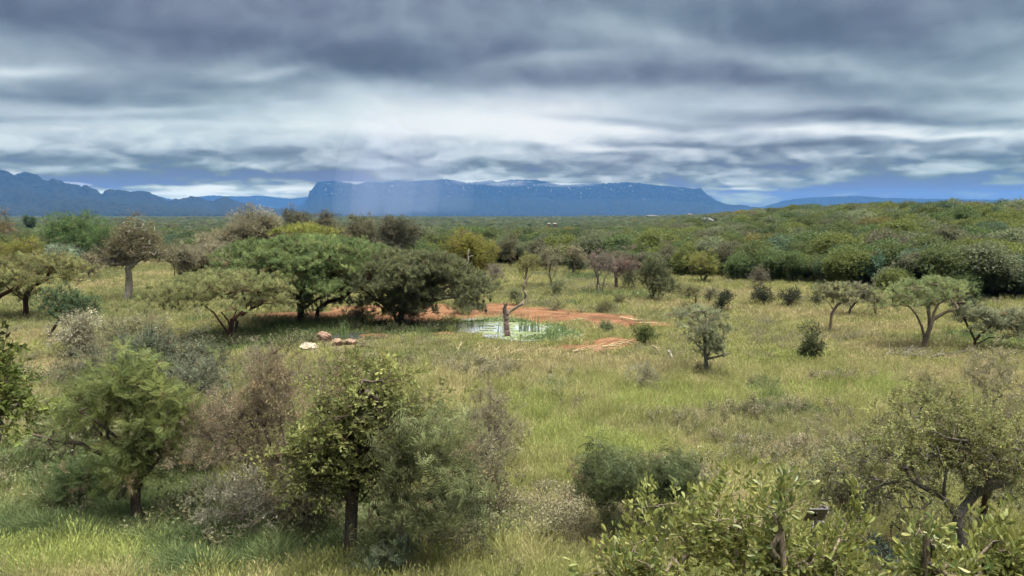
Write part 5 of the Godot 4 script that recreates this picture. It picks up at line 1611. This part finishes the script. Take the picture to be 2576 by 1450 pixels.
func leaf_shape(salt: int) -> ArrayMesh:   # a broad glossy leaf with a folded midrib, base at the origin, lying along +y
	rng.seed = salt
	var b := Buf.new()
	var w := [0.06, 0.3, 0.42, 0.36, 0.0]
	var l := [0.0, 0.3, 0.58, 0.82, 1.0]
	var curl := rnd(-0.12, 0.16)
	for i in 4:
		for s in [-1.0, 1.0]:
			var a := Vector3(0, l[i], curl * l[i] * l[i])
			var d := Vector3(0, l[i + 1], curl * l[i + 1] * l[i + 1])
			var ao := a + Vector3(s * w[i] * 0.5, 0, w[i] * 0.22)
			var do_ := d + Vector3(s * w[i + 1] * 0.5, 0, w[i + 1] * 0.22)
			if s > 0.0:
				b.quad(a, ao, do_, d, Color.WHITE)
			else:
				b.quad(a, d, do_, ao, Color.WHITE)
	return b.mesh()


# a bush of large leaves close to the deck: the nearest 300 leaves are leaves of their own
func big_leaf_bush(label: String, depth: float, foot: Array, boxes: Array, tips: int, leaves: int, salt: int) -> void:
	rng.seed = salt
	var base := at_depth(foot[0], foot[1], -depth)
	base.y = terrain(base.x, base.z) - 0.03
	var pads := []
	var unit := depth / F
	for k in boxes:
		var lo := at_depth(k[0], k[3], base.z) - base
		var hi := at_depth(k[2], k[1], base.z) - base
		var e := (hi - lo) * 0.5
		e.z = minf(e.x, 0.8)
		var c := (hi + lo) * 0.5
		c.z = k[5]
		pads.append_array(masses(c, e, "r", k[4]))
	var stems := []
	for k in boxes:
		var lo := at_depth(k[0], k[3], base.z) - base
		var hi := at_depth(k[2], k[1], base.z) - base
		var c := (lo + hi) * 0.5
		stems.append([Vector3(rnd(-0.2, 0.2), 0, rnd(-0.2, 0.2)) * (1.0 if stems.size() else 0.0), Vector3(c.x * 0.6, lo.y * 0.6, rnd(-0.2, 0.2)), Vector3(c.x, lo.y, k[5])])
	var g := grow(stems, pads, {"radius": 0.02, "tips": tips, "sprigs": 1, "clump": 0.2, "taper": 0.45, "thinnest": 0.14})
	var t := tag(root("broad_leaf_tree", base), label, "tree")
	piece("trunk", g.wood.mesh(), bark("tan"), t)
	var shapes := [leaf_shape(salt + 1), leaf_shape(salt + 2), leaf_shape(salt + 3)]
	var mats := []
	for c in [Color(0.120, 0.148, 0.045), Color(0.156, 0.180, 0.055), Color(0.083, 0.119, 0.038), Color(0.199, 0.207, 0.061), Color(0.134, 0.152, 0.062)]:
		var m := leaf_mat(c, 0.8, 0.38).duplicate()
		m.metallic_specular = 0.5
		mats.append(m)
	var list := []
	for i in leaves:
		var e: int = g.ends[rng.randi() % g.ends.size()]
		var tip: Vector3 = g.pos[e]
		var back: Vector3 = g.pos[maxi(e - 1, 0)]
		var stem := (tip - back).normalized()
		if stem.length() < 0.5:
			stem = Vector3.UP
		stem = (stem + Vector3.UP * 0.6).normalized()
		var along := rng.randf()
		var p := tip + stem * (along * 0.28 - 0.1) + ball() * 0.03
		var dir := (stem * (0.35 + along * 0.7) + ball() * 0.8 + Vector3.UP * 0.15).normalized()
		list.append([p, dir, rnd(0.038, 0.074), ball(), (p + base).distance_to(EYE)])
	list.sort_custom(func(a, b): return a[4] < b[4])
	var buf := PackedFloat32Array()
	for i in list.size():
		var q: Array = list[i]
		var x: Vector3 = (q[1] as Vector3).cross(q[3]).normalized()
		var at := seen_at(base + q[0])
		if i < 420 and t.get_child_count() < 301 and at.x > -20 and at.x < 2596 and at.y < 1470:
			var o := MeshInstance3D.new()
			o.name = "leaf"
			o.mesh = shapes[i % 3]
			o.material_override = mats[rng.randi() % 5]
			o.transform = Transform3D(Basis(x, q[1], x.cross(q[1])) * float(q[2]), q[0])
			t.add_child(o, true)
		else:
			var w := buf.size()
			buf.resize(w + 16)
			var c := Color(0.11, 0.138, 0.042).lerp(Color(0.185, 0.195, 0.055), rng.randf()) * rnd(0.75, 1.2)
			push(buf, w, q[0], q[1], q[2], q[3], c)
	if buf.size():
		var m2 := leaf_mat(Color.WHITE, 0.8, 0.38)
		swarm("leaves", shapes[0], buf, m2, t)


func make_panel() -> void:
	# a small dark solar panel tilted up on a post, half hidden by a broken grey log
	var top := at_depth(2053, 1296, -13.0)
	var g := Vector3(top.x, terrain(top.x, top.z), top.z)
	var t := tag(root("solar_panel", g), "small dark blue-black solar panel on a post behind the slanting grey log", "panel")
	var h := top.y - g.y
	var frame := Buf.new()
	var tilt := Basis(Vector3.RIGHT, -0.9)
	var at := Vector3(0, h, 0)
	var w := 0.17
	var l := 0.2
	for s in [-1.0, 1.0]:
		frame.tube(at + tilt * Vector3(s * w, 0, -l), at + tilt * Vector3(s * w, 0, l), 0.008, 0.008, 4, Color.WHITE)
		frame.tube(at + tilt * Vector3(-w, 0, s * l), at + tilt * Vector3(w, 0, s * l), 0.008, 0.008, 4, Color.WHITE)
	var alu := StandardMaterial3D.new()
	alu.albedo_color = Color(0.35, 0.35, 0.38)
	alu.roughness = 0.4
	alu.metallic = 0.8
	piece("frame", frame.mesh(), alu, t)
	var glass := StandardMaterial3D.new()
	glass.albedo_color = Color(0.05, 0.055, 0.11)
	glass.roughness = 0.15
	for i in 2:
		for j in 3:
			var cell := BoxMesh.new()
			cell.size = Vector3(w - 0.012, 0.012, l * 0.667 - 0.01)
			var c := piece("cell", cell, glass, t)
			c.basis = tilt
			c.position = at + tilt * Vector3((i - 0.5) * w, 0, (j - 1) * l * 0.667)
	var post_ := Buf.new()
	post_.tube(Vector3.ZERO, at - Vector3(0, 0.02, 0), 0.025, 0.025, 8, Color.WHITE)
	piece("post", post_.mesh(), alu, t)
	post("thick broken grey log slanting up in front of the dark solar panel", "log", [2030, 1460, 2046, 1340, 2056, 1320, 2072, 1292, 2080, 1272], 26, 20, "grey")


func make_houses() -> void:
	var wall := StandardMaterial3D.new()
	wall.albedo_color = Color(0.3, 0.28, 0.24)
	wall.roughness = 0.9
	var rows := [
		[1776, 548, 240.0, 5.0, 1.9, Color(0.27, 0.28, 0.30), "grey hipped lodge roof showing above the trees right of the mesa's foot"],
		[1381, 561, 390.0, 1.8, 1.2, Color(0.34, 0.33, 0.3), "left of two tiny cream huts in the plain below the mesa"],
		[1396, 561, 390.0, 2.4, 1.2, Color(0.34, 0.33, 0.3), "right of two tiny cream huts in the plain below the mesa"],
		[1640, 541, 1900.0, 32.0, 6.0, Color(0.2, 0.2, 0.19), "long faint roof on the horizon under the mesa's right half"],
		[1736, 538, 1500.0, 13.0, 6.0, Color(0.24, 0.17, 0.14), "small reddish roof on the horizon left of the grey lodge roof"],
		[1876, 537, 1400.0, 16.0, 6.0, Color(0.24, 0.24, 0.24), "small pale roof on the horizon right of the grey lodge roof"],
	]
	for r in rows:
		var top := at_depth(r[0], r[1], -r[2])
		var g := Vector3(top.x, terrain(top.x, top.z), top.z)
		var h: float = maxf(top.y - g.y, r[4])
		var t := tag(root("lodge_building", g), r[6], "building")
		var box := BoxMesh.new()
		box.size = Vector3(r[3] * 0.86, h - r[4] * 0.5, r[3] * 0.5)
		var w := piece("wall", box, wall, t)
		w.position.y = box.size.y * 0.5
		var b := Buf.new()
		var e := Vector3(r[3] * 0.5, 0, r[3] * 0.32)
		var y0: float = h - r[4] * 0.5
		var a := [Vector3(-e.x, y0, -e.z), Vector3(e.x, y0, -e.z), Vector3(e.x, y0, e.z), Vector3(-e.x, y0, e.z)]
		var k := [Vector3(-e.x * 0.5, h, 0), Vector3(e.x * 0.5, h, 0)]
		b.quad(a[3], k[0], k[1], a[2], Color.WHITE)
		b.quad(a[1], k[1], k[0], a[0], Color.WHITE)
		b.tri(a[0], k[0], a[3], Color.WHITE)
		b.tri(a[2], k[1], a[1], Color.WHITE)
		b.quad(a[0], a[3], a[2], a[1], Color.WHITE)
		var m := StandardMaterial3D.new()
		m.albedo_color = r[5]
		m.roughness = 0.85
		piece("roof", b.mesh(), m, t)
		for k2 in 6:
			keep_clear.append([g.x * (1.0 - k2 * 0.05), g.z * (1.0 - k2 * 0.05), r[3] * 0.6 + 1.5])


# ---------------------------------------------------------------- everything
func _ready() -> void:
	var cam := Camera3D.new()
	cam.name = "camera"
	cam.position = EYE
	cam.basis = view
	cam.fov = rad_to_deg(2.0 * atan(CY / F))
	cam.near = 0.1
	cam.far = 80000.0
	add_child(cam)

	n_soft.seed = 1; n_soft.frequency = 0.01; n_soft.fractal_octaves = 3
	n_mid.seed = 2; n_mid.frequency = 0.02; n_mid.fractal_octaves = 4
	n_fine.seed = 3; n_fine.frequency = 0.03; n_fine.fractal_octaves = 3
	n_cloud.seed = 11; n_cloud.frequency = 0.03; n_cloud.fractal_octaves = 6; n_cloud.fractal_gain = 0.52
	n_wisp.seed = 12; n_wisp.frequency = 0.03; n_wisp.fractal_octaves = 4
	for n in [n_soft, n_mid, n_fine, n_cloud, n_wisp]:
		n.noise_type = FastNoiseLite.TYPE_SIMPLEX_SMOOTH

	var world := WorldEnvironment.new()
	world.name = "environment"
	var env := Environment.new()
	env.background_mode = Environment.BG_SKY
	var sky := Sky.new()
	var pan := PanoramaSkyMaterial.new()
	pan.panorama = paint_sky()
	sky.sky_material = pan
	env.sky = sky
	env.tonemap_mode = Environment.TONE_MAPPER_LINEAR
	env.tonemap_exposure = EXPO
	env.sdfgi_enabled = true
	env.ssao_enabled = true
	env.ssil_enabled = true
	env.fog_enabled = true
	env.fog_light_color = Color(0.28, 0.485, 0.74)
	env.fog_density = HAZE
	env.fog_sky_affect = 0.0
	env.volumetric_fog_enabled = true
	env.volumetric_fog_density = 0.0
	world.environment = env
	add_child(world)

	var sun := DirectionalLight3D.new()
	sun.name = "sun"
	sun.light_color = Color(1.0, 0.97, 0.91)
	sun.light_energy = 0.5
	sun.light_angular_distance = 60.0
	sun.shadow_enabled = true
	sun.basis = Basis.looking_at(Vector3(-0.2, -0.95, -0.06))
	add_child(sun)

	soil_spots = spots([[780, 794, 130, 9], [950, 778, 110, 10], [1040, 796, 110, 18], [1200, 782, 140, 20], [1330, 786, 120, 12], [1450, 802, 150, 14], [1580, 818, 110, 8], [1490, 878, 90, 11], [1555, 864, 70, 12], [935, 846, 36, 5], [1110, 775, 130, 8], [1120, 842, 40, 4]])
	pond_spots = spots([[1235, 820, 112, 21], [1340, 836, 130, 23]])
	puddle_spots = spots([[875, 846, 48, 8]])
	var t0 := Time.get_ticks_msec()
	make_kinds()
	make_ground()
	make_soil()
	make_water()
	make_mountains()
	print("setting ", Time.get_ticks_msec() - t0)
	make_houses()
	make_grass()
	print("grass ", Time.get_ticks_msec() - t0)
	make_plants()
	print("plants ", Time.get_ticks_msec() - t0)
	make_woodland()
	print("woodland ", Time.get_ticks_msec() - t0)
	big_leaf_bush("nearest broad-leaved green tree top filling the bottom right below the heart-shaped tree", 5.6, [1850, 1700], [[1700, 1170, 1960, 1480, 16, 0.0], [1460, 1310, 1730, 1500, 12, 0.1], [1560, 1260, 1720, 1400, 5, -0.2], [1820, 1160, 1900, 1300, 4, 0.0]], 420, 3600, 61)
	big_leaf_bush("broad-leaved green tree top in front of the slanting grey log", 5.2, [2080, 1700], [[1890, 1240, 2020, 1500, 14, 0.0], [2105, 1240, 2190, 1400, 6, 0.0], [1970, 1360, 2200, 1530, 12, 0.0], [1905, 1195, 2000, 1330, 6, 0.1]], 330, 2800, 62)
	big_leaf_bush("broad-leaved green tree top in the bottom right corner before the crooked trunk", 4.6, [2450, 1700], [[2290, 1300, 2390, 1500, 9, 0.0], [2450, 1330, 2620, 1500, 12, 0.0], [2320, 1415, 2520, 1520, 8, 0.0], [2310, 1260, 2350, 1360, 3, 0.0]], 280, 2400, 63)
	make_things()
	print("all ", Time.get_ticks_msec() - t0)


func make_mountains() -> void:
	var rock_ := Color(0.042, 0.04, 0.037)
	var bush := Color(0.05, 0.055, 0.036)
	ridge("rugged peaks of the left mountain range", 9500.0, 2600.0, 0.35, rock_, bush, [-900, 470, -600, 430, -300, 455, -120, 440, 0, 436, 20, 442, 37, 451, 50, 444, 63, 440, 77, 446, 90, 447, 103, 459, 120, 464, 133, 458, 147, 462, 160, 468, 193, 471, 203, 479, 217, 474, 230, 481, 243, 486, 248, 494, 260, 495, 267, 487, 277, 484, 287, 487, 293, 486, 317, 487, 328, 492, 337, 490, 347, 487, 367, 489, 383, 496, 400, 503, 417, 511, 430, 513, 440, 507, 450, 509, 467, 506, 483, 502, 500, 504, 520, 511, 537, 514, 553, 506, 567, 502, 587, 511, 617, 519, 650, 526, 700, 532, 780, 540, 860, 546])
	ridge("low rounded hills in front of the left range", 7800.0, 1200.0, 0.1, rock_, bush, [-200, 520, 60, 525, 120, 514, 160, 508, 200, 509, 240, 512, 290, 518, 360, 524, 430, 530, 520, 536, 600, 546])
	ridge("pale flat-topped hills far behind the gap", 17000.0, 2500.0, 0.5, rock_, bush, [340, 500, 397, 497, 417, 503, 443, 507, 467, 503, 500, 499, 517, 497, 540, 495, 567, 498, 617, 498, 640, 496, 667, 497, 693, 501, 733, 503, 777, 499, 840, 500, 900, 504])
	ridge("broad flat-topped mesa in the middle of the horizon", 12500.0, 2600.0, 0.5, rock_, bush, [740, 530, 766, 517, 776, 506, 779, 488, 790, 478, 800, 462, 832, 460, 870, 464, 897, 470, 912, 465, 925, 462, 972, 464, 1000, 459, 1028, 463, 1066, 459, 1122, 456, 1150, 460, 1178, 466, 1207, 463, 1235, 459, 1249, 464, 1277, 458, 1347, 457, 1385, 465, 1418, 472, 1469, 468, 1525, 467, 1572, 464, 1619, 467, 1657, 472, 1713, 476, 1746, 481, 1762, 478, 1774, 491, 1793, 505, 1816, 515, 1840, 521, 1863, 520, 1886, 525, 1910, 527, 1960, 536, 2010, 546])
	# a shaft of rain before the mesa and shreds of cloud caught on the ridges
	var n := 0
	for f in [
		[905, 470, 9300.0, 620.0, 1900.0, 900.0, 0.00011, Color(0.80, 0.83, 0.92), "pale slanting shaft of rain before the left third of the mesa"],
		[965, 480, 9600.0, 820.0, 1800.0, 900.0, 0.00013, Color(0.80, 0.83, 0.92), "brightest slanting shaft of rain before the mesa"],
		[1035, 490, 9900.0, 760.0, 1700.0, 900.0, 0.00010, Color(0.80, 0.83, 0.92), "shaft of rain right of the brightest one before the mesa"],
		[1110, 500, 10200.0, 900.0, 1600.0, 900.0, 0.00007, Color(0.80, 0.83, 0.92), "faintest and rightmost shaft of rain before the mesa"],
		[1235, 460, 12300.0, 1500.0, 90.0, 900.0, 0.0004, Color(0.92, 0.94, 0.96), "shred of cloud lying on the middle of the mesa top"],
		[1275, 466, 12200.0, 700.0, 70.0, 900.0, 0.0004, Color(0.92, 0.94, 0.96), "small wisp of cloud just below the middle of the mesa top"],
		[1420, 467, 12300.0, 1300.0, 80.0, 900.0, 0.0004, Color(0.92, 0.94, 0.96), "shred of cloud lying on the mesa top right of the middle"],
		[880, 462, 12300.0, 900.0, 70.0, 900.0, 0.0003, Color(0.92, 0.94, 0.96), "shred of cloud lying on the left end of the mesa top"],
		[165, 464, 9300.0, 560.0, 70.0, 700.0, 0.0005, Color(0.92, 0.94, 0.96), "shred of cloud hiding a saddle of the left mountain range"],
		[8, 438, 9300.0, 420.0, 70.0, 700.0, 0.0005, Color(0.92, 0.94, 0.96), "shred of cloud on the summit at the left edge"],
	]:
		var v := FogVolume.new()
		v.name = numbered("rain_cloud" if n < 4 else "cloud")
		v.shape = RenderingServer.FOG_VOLUME_SHAPE_ELLIPSOID
		v.size = Vector3(f[3], f[4], f[5])
		v.position = at_depth(f[0], f[1], -f[2])
		if n < 4:
			v.rotation.z = -0.16
		var fm := FogMaterial.new()
		fm.density = f[6]
		fm.albedo = f[7]
		v.material = fm
		add_child(v)
		tag(v, f[8], "", "", "stuff")
		n += 1
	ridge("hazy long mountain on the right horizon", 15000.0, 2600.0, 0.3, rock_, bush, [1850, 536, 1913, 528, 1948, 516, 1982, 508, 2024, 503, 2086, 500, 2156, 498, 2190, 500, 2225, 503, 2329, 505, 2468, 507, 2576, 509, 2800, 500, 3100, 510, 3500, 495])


func make_things() -> void:
	snag()
	rock("largest reddish cracked boulder beside the small dark pool", 808, 858, 54, 25, Color(0.36, 0.24, 0.19), 1)
	rock("small round tan boulder between the largest boulder and the dark pool", 846, 870, 30, 19, Color(0.42, 0.30, 0.22), 2)
	rock("flat tan boulder at the right end of the dark pool", 881, 866, 40, 15, Color(0.40, 0.28, 0.21), 3)
	rock("long pale cream boulder lowest and leftmost in the grass", 777, 878, 48, 16, Color(0.52, 0.46, 0.37), 4)
	rock("pale grey stone lying low in the grass below the snag", 1386, 948, 22, 7, Color(0.42, 0.41, 0.39), 5)
	rock("small cream stone far down the meadow among the brown weeds", 1765, 1128, 22, 8, Color(0.55, 0.5, 0.4), 6)
	nests()
	post("grey weathered post leaning left in the grass below the round bush", "old_post", [1692, 906, 1686, 893, 1683, 882], 9, 7, "pale")
	post("short mossy stump with a white top at the left edge", "stump", [39, 886, 38, 872, 38, 860], 8, 6, "straw")
	post("upright bleached stick in the grass below the snag", "old_post", [1389, 944, 1391, 930], 4, 3, "straw")
	post("broken blackish stump left behind the gnarled ferny thorn trunk", "stump", [306, 1268, 303, 1240, 300, 1207], 34, 30, "dark")
	# bleached dead branch in the yellow-green tree
	stick("pale fallen branch in the grass left of the thick pale trunk", [194, 709, 215, 712, 240, 713, 266, 714], 4, "straw", 3)
	var n := 0
	for s in [
		["long pale stick just right below the boulders", [895, 868, 912, 878, 930, 880], 3, "dark"],
		["pale forked stick left of centre below the spreading thorn", [1150, 892, 1158, 880, 1164, 868], 4, "straw"],
		["bleached bow-shaped branch, upper of the heap below the snag", [1218, 918, 1232, 912, 1262, 905, 1284, 900], 4, "straw"],
		["bleached branch, middle of the heap below the snag", [1210, 905, 1222, 911, 1240, 915], 5, "straw"],
		["bleached branch lying lowest in the heap below the snag", [1186, 924, 1215, 915, 1240, 912, 1270, 912], 4, "straw"],
		["bleached crooked branch standing up in the heap below the snag", [1248, 908, 1240, 896, 1246, 886], 4, "straw"],
		["dry pale branch at the left end of the heap below the snag", [1160, 926, 1180, 930, 1192, 938], 4, "straw"],
		["straw-coloured stalk pointing right of the heap below the snag", [1300, 916, 1330, 912, 1344, 914], 3, "straw"],
		["thick dry log on the lower edge of the front red soil, upper one", [1520, 880, 1540, 876, 1562, 872], 5, "straw"],
		["thick dry log on the lower edge of the front red soil, middle one", [1514, 884, 1536, 882, 1560, 881], 5, "straw"],
		["thick dry log on the lower edge of the front red soil, lower one", [1440, 893, 1470, 890, 1500, 889], 5, "straw"],
		["straw stick crossing the right tip of the front red soil", [1556, 868, 1574, 872, 1588, 876], 4, "straw"],
		["pale stick along the grassy end of the red bank at right", [1560, 806, 1590, 812, 1620, 815], 4, "straw"],
		["second pale stick along the grassy end of the red bank, nearer", [1610, 818, 1640, 822, 1664, 824], 4, "straw"],
		["pale stick across the inner slope of the red bank right of the pond", [1440, 812, 1466, 811, 1484, 812], 3, "straw"],
		["straight pale stalk in the grass left of the leaning post", [1640, 880, 1652, 888, 1662, 896], 3, "straw"],
	]:
		stick(s[0], s[1], s[2], s[3], 2)
	var words := ["lowest", "topmost", "left", "right", "thickest", "crossing", "rear"]
	for k in 7:
		rng.seed = 300 + k
		var x := 2226.0 + k * 10.0
		stick("grey brushwood stick, the %s in the pile by the pale-trunked thorn" % words[k], [x, 900 + rnd(-5, 5), x + rnd(14, 30), 898 + rnd(-8, 6), x + rnd(40, 60), 902 + rnd(-10, 8)], 5, "grey", 4)
	for k in 3:
		rng.seed = 320 + k
		stick("thin grey brushwood stick in the right-hand small pile, %s" % ["front", "middle", "back"][k], [2330 + k * 14, 912 - k * 3, 2352 + k * 12, 906 - k * 3, 2376 + k * 8, 908 - k * 3], 4, "grey", 4)
	make_panel()
	# the bleached limb caught in the yellow-green tree
	rng.seed = 44
	var base := ground(1175, 706)
	base.z += 4.6
	base.y = terrain(base.x, base.z)
	var b := Buf.new()
	limb(b, base, [1168, 712, 1166, 690, 1168, 672, 1178, 658, 1177, 640, 1180, 626], 6, 2, 7, 0.15, 0.1)
	limb(b, base, [1177, 650, 1184, 645, 1190, 643], 3, 1.5, 6, 0.1, 0.0)
	limb(b, base, [1146, 712, 1140, 680, 1136, 655, 1134, 640], 4, 1.5, 6, 0.1, 0.0)
	var o := piece("dead_limb", b.mesh(), bark("pale"))
	o.position = base
	tag(o, "bleached bare dead limb rising before the yellow-green round tree", "branch")
